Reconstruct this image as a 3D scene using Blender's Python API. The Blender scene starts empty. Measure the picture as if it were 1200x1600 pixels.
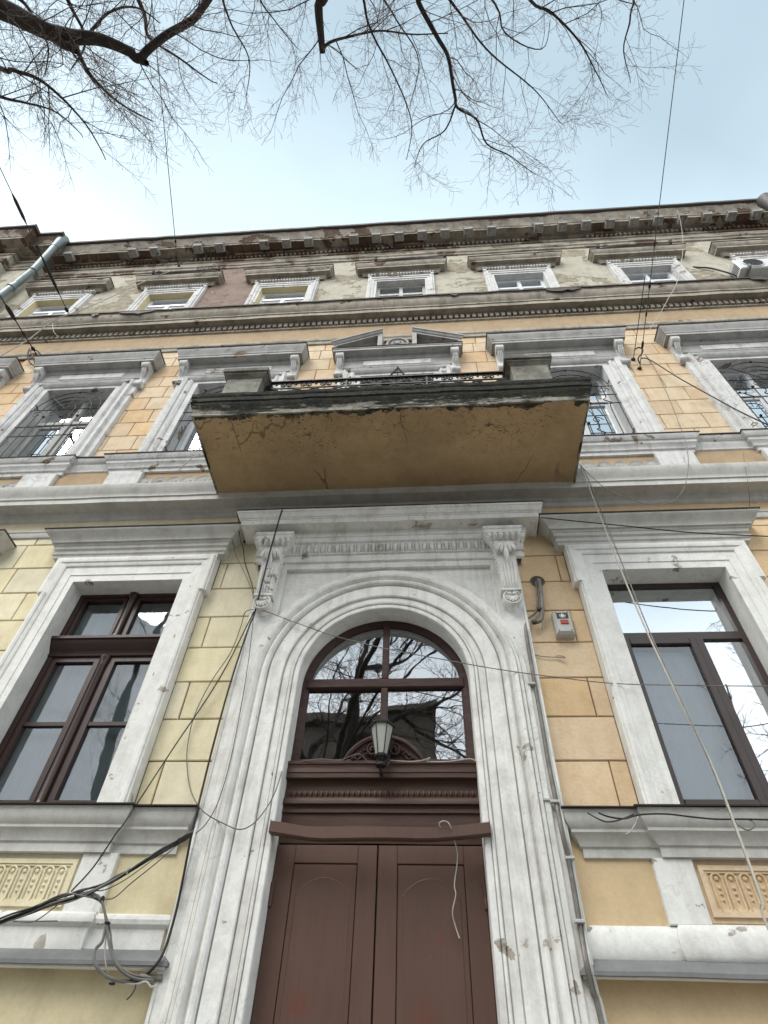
import bpy, math, random
from mathutils import Vector, Matrix, noise
PI = math.pi
R = math.radians
scene = bpy.context.scene
col = scene.collection
random.seed(7)

# ---------------------------------------------------------------- camera
cam_data = bpy.data.cameras.new('camera')
cam = bpy.data.objects.new('camera', cam_data)
col.objects.link(cam)
cam_data.sensor_fit = 'VERTICAL'
cam_data.sensor_height = 36.0
cam_data.sensor_width = 27.0
cam_data.lens = 0.93 * 1000 / 1600 * 36.0
cam_data.clip_start = 0.05
cam_data.clip_end = 500
right = Vector((0.9972370, 0.0671756, 0.0317147))
down = Vector((-0.0299997, 0.7547453, -0.6553316))
fwd = Vector((-0.0679588, 0.6525695, 0.7546752))
m = Matrix((right, -down, -fwd)).transposed().to_4x4()
m.translation = Vector((0.399, -4.4, 1.6))
cam.matrix_world = m
scene.camera = cam
scene.render.resolution_x = 768
scene.render.resolution_y = 1024

# ---------------------------------------------------------------- sky, sun, exposure
SUN_EL, SUN_AZ = 52, 205          # high behind the photographer's left shoulder, veiled by thin cloud
world = bpy.data.worlds.new('World')
scene.world = world
world.use_nodes = True
wn = world.node_tree.nodes
wl = world.node_tree.links
wn.clear()
wo = wn.new('ShaderNodeOutputWorld')
bg = wn.new('ShaderNodeBackground')
sky = wn.new('ShaderNodeTexSky')
sky.sky_type = 'NISHITA'
sky.sun_disc = False
sky.sun_elevation = R(SUN_EL)
sky.sun_rotation = R(SUN_AZ)
sky.air_density = 1.0
sky.dust_density = 2.0
sky.ozone_density = 1.0
geo = wn.new('ShaderNodeTexCoord')
mp = wn.new('ShaderNodeMapping')
mp.inputs['Scale'].default_value = (1.0, 1.0, 1.6)
mp.inputs['Location'].default_value = (0.35, 0.1, 0.2)
nz = wn.new('ShaderNodeTexNoise')
nz.inputs['Scale'].default_value = 1.25
nz.inputs['Detail'].default_value = 4
nz.inputs['Roughness'].default_value = 0.5
# veil of cloud: blue-grey overhead, whitening over the roof to the left and towards the whole horizon
sx = wn.new('ShaderNodeSeparateXYZ')
def wmath(op, a, b, clamp=False):
    nd = wn.new('ShaderNodeMath')
    nd.operation = op
    nd.use_clamp = clamp
    for k_, v_ in enumerate((a, b)):
        if isinstance(v_, (int, float)):
            nd.inputs[k_].default_value = v_
        else:
            wl.new(v_, nd.inputs[k_])
    return nd.outputs[0]
lean = wmath('ADD', wmath('MULTIPLY', sx.outputs['X'], -0.42), wmath('MULTIPLY', sx.outputs['Y'], 0.95))
lean = wmath('MULTIPLY', wmath('MAXIMUM', lean, 0.0), 1.3)
low_ = wmath('MULTIPLY', wmath('POWER', wmath('SUBTRACT', 1.0, wmath('MAXIMUM', sx.outputs['Z'], 0.0)), 1.4), 2.6)
f_ = wmath('ADD', wmath('ADD', lean, low_), wmath('MULTIPLY', wmath('SUBTRACT', nz.outputs['Fac'], 0.5), 0.75))
rp = wn.new('ShaderNodeValToRGB')
rp.color_ramp.interpolation = 'EASE'
e = rp.color_ramp.elements
e[0].position = 0.0
e[0].color = (0.245, 0.316, 0.358, 1)
e[1].position = 1.0
e[1].color = (0.86, 0.90, 0.92, 1)
k = e.new(0.42)
k.color = (0.41, 0.50, 0.545, 1)
sc_ = wn.new('ShaderNodeMix')
sc_.data_type = 'RGBA'
sc_.blend_type = 'MULTIPLY'
sc_.inputs[0].default_value = 1
sc_.inputs[7].default_value = (10, 10, 10, 1)
mix = wn.new('ShaderNodeMix')
mix.data_type = 'RGBA'
mix.inputs[0].default_value = 0.88
wl.new(geo.outputs['Generated'], mp.inputs['Vector'])
wl.new(mp.outputs['Vector'], nz.inputs['Vector'])
wl.new(geo.outputs['Generated'], sx.inputs['Vector'])
wl.new(f_, rp.inputs['Fac'])
wl.new(rp.outputs['Color'], sc_.inputs[6])
wl.new(sky.outputs['Color'], mix.inputs[6])
wl.new(sc_.outputs[2], mix.inputs[7])
wl.new(mix.outputs[2], bg.inputs['Color'])
bg.inputs['Strength'].default_value = 0.10
wl.new(bg.outputs['Background'], wo.inputs['Surface'])

sun_data = bpy.data.lights.new('sun', 'SUN')
sun_data.energy = 1.5
sun_data.angle = R(35)
sun_data.color = (1.0, 0.96, 0.9)
sun = bpy.data.objects.new('sun', sun_data)
col.objects.link(sun)
sd = Vector((math.sin(R(SUN_AZ)) * math.cos(R(SUN_EL)), math.cos(R(SUN_AZ)) * math.cos(R(SUN_EL)), math.sin(R(SUN_EL))))
sun.rotation_euler = sd.to_track_quat('Z', 'Y').to_euler()

vs = scene.view_settings
vs.view_transform = 'Standard'
vs.look = 'None'
vs.gamma = 1
vs.use_curve_mapping = False
vs.exposure = 1.2

# ---------------------------------------------------------------- materials
MATS = {}
def newmat(name):
    mt = bpy.data.materials.new(name)
    mt.use_nodes = True
    nt = mt.node_tree
    b = nt.nodes.get('Principled BSDF')
    return mt, nt, b

class G:
    """small node helper; all textures run on world position so that they stay on the surface"""
    def __init__(s, nt):
        s.nt = nt
        s.geo = nt.nodes.new('ShaderNodeNewGeometry')
        s.pos = s.geo.outputs['Position']
    def n(s, t, **k):
        nd = s.nt.nodes.new(t)
        for a, v in k.items():
            setattr(nd, a, v)
        return nd
    def l(s, a, b):
        s.nt.links.new(a, b)
    def set(s, sock, v):
        if isinstance(v, (int, float, tuple)):
            sock.default_value = v if not (isinstance(v, tuple) and len(v) == 3 and sock.type == 'RGBA') else (*v, 1)
        else:
            s.l(v, sock)
    def noise(s, scale, detail=4, rough=0.55, sc=(1, 1, 1), dist=0.0, loc=(0, 0, 0)):
        mp = s.n('ShaderNodeMapping')
        mp.inputs['Scale'].default_value = sc
        mp.inputs['Location'].default_value = loc
        s.l(s.pos, mp.inputs['Vector'])
        nz = s.n('ShaderNodeTexNoise')
        nz.inputs['Scale'].default_value = scale
        nz.inputs['Detail'].default_value = detail
        nz.inputs['Roughness'].default_value = rough
        nz.inputs['Distortion'].default_value = dist
        s.l(mp.outputs[0], nz.inputs['Vector'])
        return nz.outputs['Fac']
    def ramp(s, v, lo, hi, a=0.0, b=1.0):
        mr = s.n('ShaderNodeMapRange')
        mr.inputs['From Min'].default_value = lo
        mr.inputs['From Max'].default_value = hi
        mr.inputs['To Min'].default_value = a
        mr.inputs['To Max'].default_value = b
        s.set(mr.inputs['Value'], v)
        return mr.outputs['Result']
    def math(s, op, a, b=0.0, clamp=False):
        nd = s.n('ShaderNodeMath', operation=op, use_clamp=clamp)
        s.set(nd.inputs[0], a)
        s.set(nd.inputs[1], b)
        return nd.outputs[0]
    def mix(s, f, a, b):
        nd = s.n('ShaderNodeMix', data_type='RGBA')
        s.set(nd.inputs[0], f)
        s.set(nd.inputs[6], a)
        s.set(nd.inputs[7], b)
        return nd.outputs[2]
    def xyz(s):
        nd = s.n('ShaderNodeSeparateXYZ')
        s.l(s.pos, nd.inputs[0])
        return nd.outputs
    def cracks(s, scale, width, dist=0.3, sc=(1, 1, 1)):
        mp = s.n('ShaderNodeMapping')
        mp.inputs['Scale'].default_value = sc
        s.l(s.pos, mp.inputs['Vector'])
        wn_ = s.n('ShaderNodeTexNoise')
        wn_.inputs['Scale'].default_value = scale * 1.7
        wn_.inputs['Detail'].default_value = 5
        s.l(mp.outputs[0], wn_.inputs['Vector'])
        ad = s.n('ShaderNodeMix', data_type='RGBA')
        ad.blend_type = 'LINEAR_LIGHT'
        ad.inputs[0].default_value = dist
        s.l(mp.outputs[0], ad.inputs[6])
        s.l(wn_.outputs['Color'], ad.inputs[7])
        v = s.n('ShaderNodeTexVoronoi', feature='DISTANCE_TO_EDGE')
        v.inputs['Scale'].default_value = scale
        s.l(ad.outputs[2], v.inputs['Vector'])
        return s.ramp(v.outputs['Distance'], 0.0, width, 1.0, 0.0)
    def bump(s, h, strength, dist, b, prev=None):
        bp = s.n('ShaderNodeBump')
        bp.inputs['Strength'].default_value = strength
        bp.inputs['Distance'].default_value = dist
        s.set(bp.inputs['Height'], h)
        if prev is not None:
            s.l(prev, bp.inputs['Normal'])
        return bp.outputs['Normal']

def plaster(name, base, dirt, dirt_amt=0.5, patch=None, patch_amt=0.0, patch_scale=1.6, rough=0.85, grain=0.35,
            streak=0.4, crack=0.0, soot=0.0, rag=0.6, lost=None, vary=0.0):
    """painted render: tonal clouds, rain streaks, specks, optional lost plaster and hair cracks"""
    mt, nt, b = newmat(name)
    g = G(nt)
    big = g.noise(0.9, 5, 0.6)
    c = g.mix(g.ramp(big, 0.35, 0.7, 0, 0.35), base, tuple(x * 0.8 for x in base))
    med = g.noise(6.0, 6, 0.65)
    c = g.mix(g.ramp(med, 0.45, 0.75, 0, dirt_amt * 0.8), c, dirt)
    st = g.noise(1.0, 5, 0.7, sc=(9.0, 9.0, 0.55), dist=0.4)
    c = g.mix(g.math('MULTIPLY', g.ramp(st, 0.5, 0.78), streak), c, dirt)
    fine = g.noise(38.0, 4, 0.6)
    c = g.mix(g.ramp(fine, 0.4, 0.68, 0, 0.16), c, tuple(x * 0.55 for x in base))
    light = g.noise(2.3, 6, 0.7, loc=(3, 1, 8))
    c = g.mix(g.ramp(light, 0.5, 0.8, 0, 0.35), c, tuple(min(1, x * 1.15 + 0.03) for x in base))
    h = g.math('ADD', g.math('MULTIPLY', med, 0.5), g.math('MULTIPLY', fine, 0.4))
    if soot > 0:
        so = g.noise(1.5, 8, 0.72, sc=(1, 1, 1.5), loc=(7, 2, 3))
        c = g.mix(g.ramp(so, 0.46, 0.62, 0, soot), c, (0.06, 0.052, 0.042))
    if patch is not None and patch_amt > 0:
        pn = g.noise(patch_scale, 8, rag, sc=(1, 1, 1.3), loc=(11, 5, 2), dist=0.3)
        lim = 0.68 - 0.25 * patch_amt
        pm = g.ramp(pn, lim, lim + 0.012)
        br = g.noise(7, 5, 0.7, loc=(1, 9, 4))
        pc = g.mix(g.ramp(br, 0.35, 0.65), patch, tuple(x * 0.5 for x in patch))
        c = g.mix(pm, c, pc)
        h = g.math('SUBTRACT', h, g.math('MULTIPLY', pm, 1.6))
    if vary > 0:
        oi = g.n('ShaderNodeObjectInfo')
        hs = g.n('ShaderNodeHueSaturation')
        g.l(c, hs.inputs['Color'])
        g.l(g.ramp(oi.outputs['Random'], 0, 1, 1 - vary, 1 + vary * 0.7), hs.inputs['Value'])
        g.l(g.ramp(g.math('FRACT', g.math('MULTIPLY', oi.outputs['Random'], 7.3)), 0, 1, 0.86, 1.12), hs.inputs['Saturation'])
        c = hs.outputs['Color']
    if lost is not None:
        # one big sheet of paint has come away between two windows, leaving brown base coat
        px_ = g.math('ABSOLUTE', g.math('SUBTRACT', g.xyz()['X'], lost[0]))
        ed = g.math('ADD', px_, g.math('MULTIPLY', g.math('SUBTRACT', g.noise(0.9, 8, 0.65, loc=(0, 0, 5)), 0.5), 3.0))
        lm_ = g.ramp(ed, lost[1], lost[1] - 0.03)
        c = g.mix(lm_, c, g.mix(g.ramp(g.noise(5, 6, 0.7), 0.4, 0.62), lost[2], tuple(x * 0.72 for x in lost[2])))
        h = g.math('SUBTRACT', h, g.math('MULTIPLY', lm_, 1.5))
    if crack > 0:
        ck = g.cracks(1.3, 0.012, 0.5)
        cm_ = g.math('MULTIPLY', ck, g.math('MULTIPLY', g.ramp(g.noise(1.1, 3, loc=(4, 4, 4)), 0.46, 0.56), crack))
        c = g.mix(cm_, c, (0.05, 0.045, 0.04))
    g.l(c, b.inputs['Base Color'])
    b.inputs['Roughness'].default_value = rough
    b.inputs['Specular IOR Level'].default_value = 0.25
    nrm = g.bump(h, grain, 0.012, b)
    g.l(nrm, b.inputs['Normal'])
    MATS[name] = mt
    return mt

def simple(name, base, rough=0.5, metal=0.0, var=0.25, scale=8, bump=0.1, streak_sc=(1, 1, 1), spec=0.4, second=None):
    mt, nt, b = newmat(name)
    g = G(nt)
    nn = g.noise(scale, 6, 0.65, sc=streak_sc)
    c = g.mix(g.ramp(nn, 0.3, 0.72), base, second if second else tuple(x * (1 - var) for x in base))
    fn = g.noise(scale * 7, 4, 0.6, sc=streak_sc)
    c = g.mix(g.ramp(fn, 0.45, 0.7, 0, var), c, tuple(x * 0.6 for x in base))
    g.l(c, b.inputs['Base Color'])
    g.l(g.ramp(nn, 0.3, 0.7, rough * 0.85, min(1, rough * 1.15)), b.inputs['Roughness'])
    b.inputs['Metallic'].default_value = metal
    b.inputs['Specular IOR Level'].default_value = spec
    g.l(g.bump(nn, bump, 0.01, b), b.inputs['Normal'])
    MATS[name] = mt
    return mt

WHITE = (0.78, 0.78, 0.75)
plaster('white_lower', WHITE, (0.34, 0.32, 0.28), 0.45, patch=(0.50, 0.46, 0.39), patch_amt=0.10, patch_scale=5.0, streak=0.32, grain=0.4, crack=0.15)
plaster('white_portal', (0.78, 0.78, 0.75), (0.30, 0.27, 0.23), 0.55, patch=(0.47, 0.42, 0.35), patch_amt=0.13, patch_scale=4.0, streak=0.55, grain=0.45, crack=0.18)
plaster('white_course', (0.58, 0.575, 0.545), (0.22, 0.20, 0.17), 0.5, streak=0.35, grain=0.4)
plaster('white_upper', (0.62, 0.62, 0.61), (0.22, 0.20, 0.18), 0.6, patch=(0.30, 0.24, 0.19), patch_amt=0.16, patch_scale=3.5, streak=0.55, grain=0.5, crack=0.5)
plaster('grey_hood', (0.40, 0.395, 0.385), (0.15, 0.135, 0.12), 0.65, patch=(0.27, 0.2, 0.15), patch_amt=0.14, patch_scale=3, streak=0.5, grain=0.5)
plaster('dirty_cornice', (0.38, 0.34, 0.28), (0.10, 0.082, 0.065), 0.8, patch=(0.15, 0.10, 0.07), patch_amt=0.15, patch_scale=2.2, streak=0.65, grain=0.7, soot=0.35)
plaster('eaves_plaster', (0.37, 0.33, 0.275), (0.12, 0.092, 0.07), 0.9, patch=(0.15, 0.10, 0.07), patch_amt=0.55, patch_scale=0.8, streak=0.6, grain=0.9, soot=0.5, rag=0.7)
plaster('yellow_left', (0.74, 0.67, 0.47), (0.42, 0.34, 0.20), 0.42, streak=0.28, grain=0.35, vary=0.07)
plaster('yellow_left_flat', (0.66, 0.58, 0.38), (0.36, 0.30, 0.19), 0.45, streak=0.2, grain=0.25)
plaster('orange_right', (0.70, 0.53, 0.34), (0.42, 0.27, 0.12), 0.45, streak=0.28, grain=1.0, vary=0.07)
plaster('orange_right_flat', (0.64, 0.49, 0.30), (0.42, 0.30, 0.16), 0.35, streak=0.12, grain=0.4)
plaster('peach_upper', (0.62, 0.465, 0.30), (0.40, 0.24, 0.12), 0.6, streak=0.35, grain=0.4, vary=0.09)
plaster('peach_pale', (0.63, 0.51, 0.36), (0.36, 0.24, 0.13), 0.6, streak=0.4, grain=0.4)
plaster('joint', (0.23, 0.155, 0.085), (0.08, 0.06, 0.04), 0.5)
plaster('joint_upper', (0.38, 0.22, 0.11), (0.12, 0.08, 0.05), 0.5)
plaster('frieze_peach', (0.40, 0.295, 0.185), (0.20, 0.14, 0.09), 0.5, streak=0.4, grain=0.4)
plaster('third_wall', (0.44, 0.415, 0.34), (0.24, 0.215, 0.17), 0.8, patch=(0.34, 0.30, 0.22), patch_amt=0.62, patch_scale=1.1, streak=0.5, grain=0.8, rag=0.62, lost=(-3.6, .75, (0.235, 0.17, 0.135)))
plaster('yellow_reveal', (0.66, 0.57, 0.34), (0.4, 0.33, 0.2), 0.2, streak=0.1)
plaster('pedestal_stone', (0.24, 0.235, 0.20), (0.06, 0.06, 0.04), 0.9, streak=0.8, grain=0.8, soot=0.9)
plaster('interior', (0.22, 0.21, 0.2), (0.12, 0.11, 0.1), 0.3)
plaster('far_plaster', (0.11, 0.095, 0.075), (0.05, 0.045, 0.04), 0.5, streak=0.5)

plaster('bare_brick', (0.17, 0.112, 0.078), (0.10, 0.065, 0.045), 0.9, streak=0.7, grain=0.8, soot=0.5)

def soffit_mat():
    mt, nt, b = newmat('balcony_soffit')
    g = G(nt)
    base = (0.52, 0.365, 0.20)
    c = g.mix(g.ramp(g.noise(1.3, 5, 0.6), 0.3, 0.7), base, (0.43, 0.30, 0.155))
    c = g.mix(g.ramp(g.noise(9, 6, 0.7), 0.5, 0.75, 0, 0.35), c, (0.22, 0.15, 0.07))
    y = g.xyz()['Y']
    c = g.mix(g.ramp(g.noise(0.75, 6, 0.65, loc=(3, 3, 1)), 0.46, 0.62, 0, 0.45), c, (0.25, 0.17, 0.095))
    # the outer half of the slab has soaked up water: dark specks, blisters and hair cracks
    wet = g.ramp(y, -0.2, -0.8)
    sp = g.noise(8, 3, 0.55, sc=(1.0, 1.8, 1), dist=2.2)
    spm = g.math('MULTIPLY', g.ramp(sp, 0.60, 0.63), g.ramp(g.math('ADD', g.math('MULTIPLY', wet, 0.35), g.noise(2.1, 5, 0.65, loc=(8, 8, 8))), 0.80, 0.90))
    c = g.mix(spm, c, (0.07, 0.045, 0.025))
    cur = g.noise(4.5, 2, 0.5, dist=3.0, loc=(2, 2, 2))
    cl = g.math('ABSOLUTE', g.math('SUBTRACT', cur, 0.5))
    clm = g.math('MULTIPLY', g.ramp(cl, 0.0, 0.014, 1, 0), g.math('MULTIPLY', wet, g.ramp(g.noise(1.4, 2), 0.38, 0.55, 0, 0.75)))
    c = g.mix(clm, c, (0.16, 0.10, 0.045))
    edge = g.math('ADD', g.ramp(y, -1.02, -1.2), g.math('MULTIPLY', g.math('SUBTRACT', g.noise(3.2, 6, 0.7), 0.58), 2.6))
    em = g.ramp(edge, 0.45, 0.53)
    c = g.mix(em, c, g.mix(g.ramp(g.noise(14, 4), 0.4, 0.6), (0.012, 0.013, 0.008), (0.08, 0.065, 0.04)))
    ck = g.cracks(1.0, 0.010, 0.3, sc=(1, 0.45, 1))
    c = g.mix(g.math('MULTIPLY', ck, g.ramp(g.noise(0.8, 2, loc=(5, 5, 5)), 0.42, 0.52, 0, 0.8)), c, (0.08, 0.05, 0.03))
    g.l(c, b.inputs['Base Color'])
    b.inputs['Roughness'].default_value = 0.8
    h = g.math('SUBTRACT', g.math('MULTIPLY', g.noise(7, 6, 0.6), 0.7), g.math('ADD', g.math('MULTIPLY', em, 0.8), clm))
    g.l(g.bump(h, 0.5, 0.012, b), b.inputs['Normal'])
    MATS['balcony_soffit'] = mt
soffit_mat()

def moss_mat():
    mt, nt, b = newmat('mossy_edge')
    g = G(nt)
    z = g.xyz()['Z']
    c = g.mix(g.ramp(g.noise(5, 6, 0.7), 0.35, 0.65), (0.45, 0.43, 0.38), (0.20, 0.18, 0.14))
    blk = g.math('ADD', g.math('MULTIPLY', g.noise(2.3, 8, 0.75, sc=(1, 1, 3.2), loc=(1, 0, 6.4)), 0.6), g.math('MULTIPLY', g.noise(9, 6, 0.7, sc=(0.35, 0.35, 3.0)), 0.4))
    low = g.ramp(z, 7.03, 7.15, 0.0, 0.16)
    bm = g.ramp(g.math('ADD', blk, low), 0.485, 0.545)
    c = g.mix(bm, c, g.mix(g.ramp(g.noise(11, 5, 0.7), 0.42, 0.66), (0.009, 0.009, 0.007), (0.040, 0.042, 0.022)))
    g.l(c, b.inputs['Base Color'])
    b.inputs['Roughness'].default_value = 0.92
    g.l(g.bump(g.math('ADD', g.noise(16, 6, 0.7), g.noise(60, 4)), 0.9, 0.014, b), b.inputs['Normal'])
    MATS['mossy_edge'] = mt
moss_mat()

def door_mat():
    mt, nt, b = newmat('door_brown')
    g = G(nt)
    c = g.mix(g.ramp(g.noise(1.4, 5, 0.6, sc=(2, 2, 0.6)), 0.3, 0.7), (0.105, 0.055, 0.039), (0.084, 0.046, 0.034))
    c = g.mix(g.ramp(g.noise(3, 8, 0.75, sc=(14, 14, 0.5)), 0.45, 0.75, 0, 0.35), c, (0.055, 0.032, 0.026))
    c = g.mix(g.ramp(g.noise(16, 6, 0.75), 0.62, 0.72, 0, 0.35), c, (0.16, 0.10, 0.08))
    for (x, z, r_) in ((-.45, 2.36, .075), (.31, 2.27, .10), (-.62, 2.75, .02), (.43, 2.70, .03)):
        vd = g.n('ShaderNodeVectorMath', operation='DISTANCE')
        g.l(g.pos, vd.inputs[0])
        vd.inputs[1].default_value = (x, .19, z)
        q = g.math('ADD', vd.outputs['Value'], g.math('MULTIPLY', g.math('SUBTRACT', g.noise(9, 5), 0.5), 0.14))
        c = g.mix(g.ramp(q, r_ * .5, r_ * 1.2, 0.4, 0), c, (0.14, 0.035, 0.022))
    g.l(c, b.inputs['Base Color'])
    g.l(g.ramp(g.noise(4, 5, 0.7), 0.3, 0.7, 0.42, 0.66), b.inputs['Roughness'])
    b.inputs['Specular IOR Level'].default_value = 0.35
    h = g.math('ADD', g.noise(3, 6, 0.7, sc=(16, 16, 0.5)), g.math('MULTIPLY', g.noise(30, 4), 0.3))
    g.l(g.bump(h, 0.22, 0.006, b), b.inputs['Normal'])
    MATS['door_brown'] = mt
door_mat()
simple('transom_brown', (0.070, 0.034, 0.023), 0.55, 0, 0.35, 5, 0.25, (0.7, 1, 5), 0.35)
simple('window_brown', (0.042, 0.018, 0.015), 0.38, 0, 0.3, 6, 0.15, (4, 4, 1), 0.5)
simple('arch_frame', (0.058, 0.028, 0.024), 0.6, 0, 0.35, 6, 0.3, (1, 1, 5), 0.3)
simple('pvc_brown', (0.05, 0.032, 0.03), 0.4, 0, 0.12, 5, 0.02, spec=0.5)
simple('pvc_white', (0.68, 0.70, 0.72), 0.4, 0, 0.1, 5, 0.02)
simple('old_white_wood', (0.50, 0.50, 0.48), 0.65, 0, 0.35, 9, 0.3, (2, 2, 0.6))
simple('black_iron', (0.018, 0.017, 0.016), 0.55, 0.2, 0.4, 14, 0.3)
simple('grey_iron', (0.10, 0.095, 0.09), 0.6, 0.2, 0.4, 14, 0.3)
simple('sheet_metal', (0.21, 0.215, 0.215), 0.6, 0.1, 0.3, 4, 0.2)
simple('dark_flashing', (0.055, 0.05, 0.048), 0.7, 0.2, 0.5, 6, 0.3, second=(0.10, 0.075, 0.06))
simple('galvanised', (0.22, 0.265, 0.265), 0.45, 0.35, 0.3, 3, 0.1, (2, 2, 1))
simple('black_rubber', (0.014, 0.014, 0.014), 0.55, 0, 0.3, 20, 0.1)
simple('grey_cable', (0.16, 0.155, 0.145), 0.6, 0, 0.3, 20, 0.1)
simple('pale_cable', (0.50, 0.47, 0.41), 0.6, 0, 0.25, 20, 0.1)
simple('conduit', (0.24, 0.23, 0.21), 0.55, 0.2, 0.4, 12, 0.3, second=(0.12, 0.10, 0.085))
simple('box_grey', (0.50, 0.51, 0.48), 0.55, 0, 0.2, 12, 0.1)
simple('print_black', (0.03, 0.03, 0.03), 0.5)
simple('print_white', (0.75, 0.75, 0.73), 0.5)
simple('print_red', (0.45, 0.05, 0.03), 0.45)
simple('ac_white', (0.66, 0.67, 0.66), 0.5, 0, 0.2, 6, 0.05)
simple('curtain', (0.56, 0.62, 0.66), 0.9, 0, 0.25, 3, 0.1, (6, 1, 0.4))
simple('net_curtain', (0.52, 0.58, 0.63), 0.9, 0, 0.16, 3, 0.1, (4, 1, 1.5))
simple('bark', (0.05, 0.042, 0.037), 0.9, 0, 0.5, 12, 0.9, (1, 1, 0.4))
simple('twig', (0.20, 0.155, 0.14), 0.85, 0, 0.3, 5, 0.2)
simple('asphalt', (0.055, 0.055, 0.056), 0.9, 0, 0.3, 5, 0.4)
simple('paving', (0.30, 0.285, 0.26), 0.9, 0, 0.3, 3, 0.4)
simple('kerb_stone', (0.26, 0.26, 0.25), 0.9, 0, 0.3, 5, 0.3)
simple('lamp_glass', (0.40, 0.41, 0.37), 0.25, 0, 0.15, 20, 0.05)
simple('far_glass', (0.05, 0.055, 0.06), 0.1, 0, 0.1, 3, 0.02, spec=0.6)
simple('roof_metal', (0.12, 0.115, 0.11), 0.6, 0.3, 0.3, 3, 0.1)

def glass(name, refl, tint=(0.8, 0.85, 0.85)):
    mt, nt, b = newmat(name)
    nt.nodes.remove(b)
    out = nt.nodes['Material Output']
    gl = nt.nodes.new('ShaderNodeBsdfGlossy')
    gl.inputs['Roughness'].default_value = 0.015
    gl.inputs['Color'].default_value = (0.93, 0.97, 1.0, 1)
    tr = nt.nodes.new('ShaderNodeBsdfTransparent')
    tr.inputs['Color'].default_value = (*tint, 1)
    fr = nt.nodes.new('ShaderNodeFresnel')
    fr.inputs['IOR'].default_value = 1.5
    ma = nt.nodes.new('ShaderNodeMath')
    ma.operation = 'ADD'
    ma.use_clamp = True
    ma.inputs[1].default_value = refl
    nt.links.new(fr.outputs[0], ma.inputs[0])
    # old panes are never quite flat
    g = G(nt)
    bp = g.bump(g.noise(2.2, 2, 0.4), 0.10, 0.02, None)
    nt.links.new(bp, gl.inputs['Normal'])
    mx = nt.nodes.new('ShaderNodeMixShader')
    nt.links.new(ma.outputs[0], mx.inputs[0])
    nt.links.new(tr.outputs[0], mx.inputs[1])
    nt.links.new(gl.outputs[0], mx.inputs[2])
    nt.links.new(mx.outputs[0], out.inputs['Surface'])
    MATS[name] = mt
glass('glass_mirror', 0.62)
glass('glass_arch', 0.34, (0.5, 0.55, 0.55))
glass('glass_soft', 0.09)
glass('glass_upper', 0.60)

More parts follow.
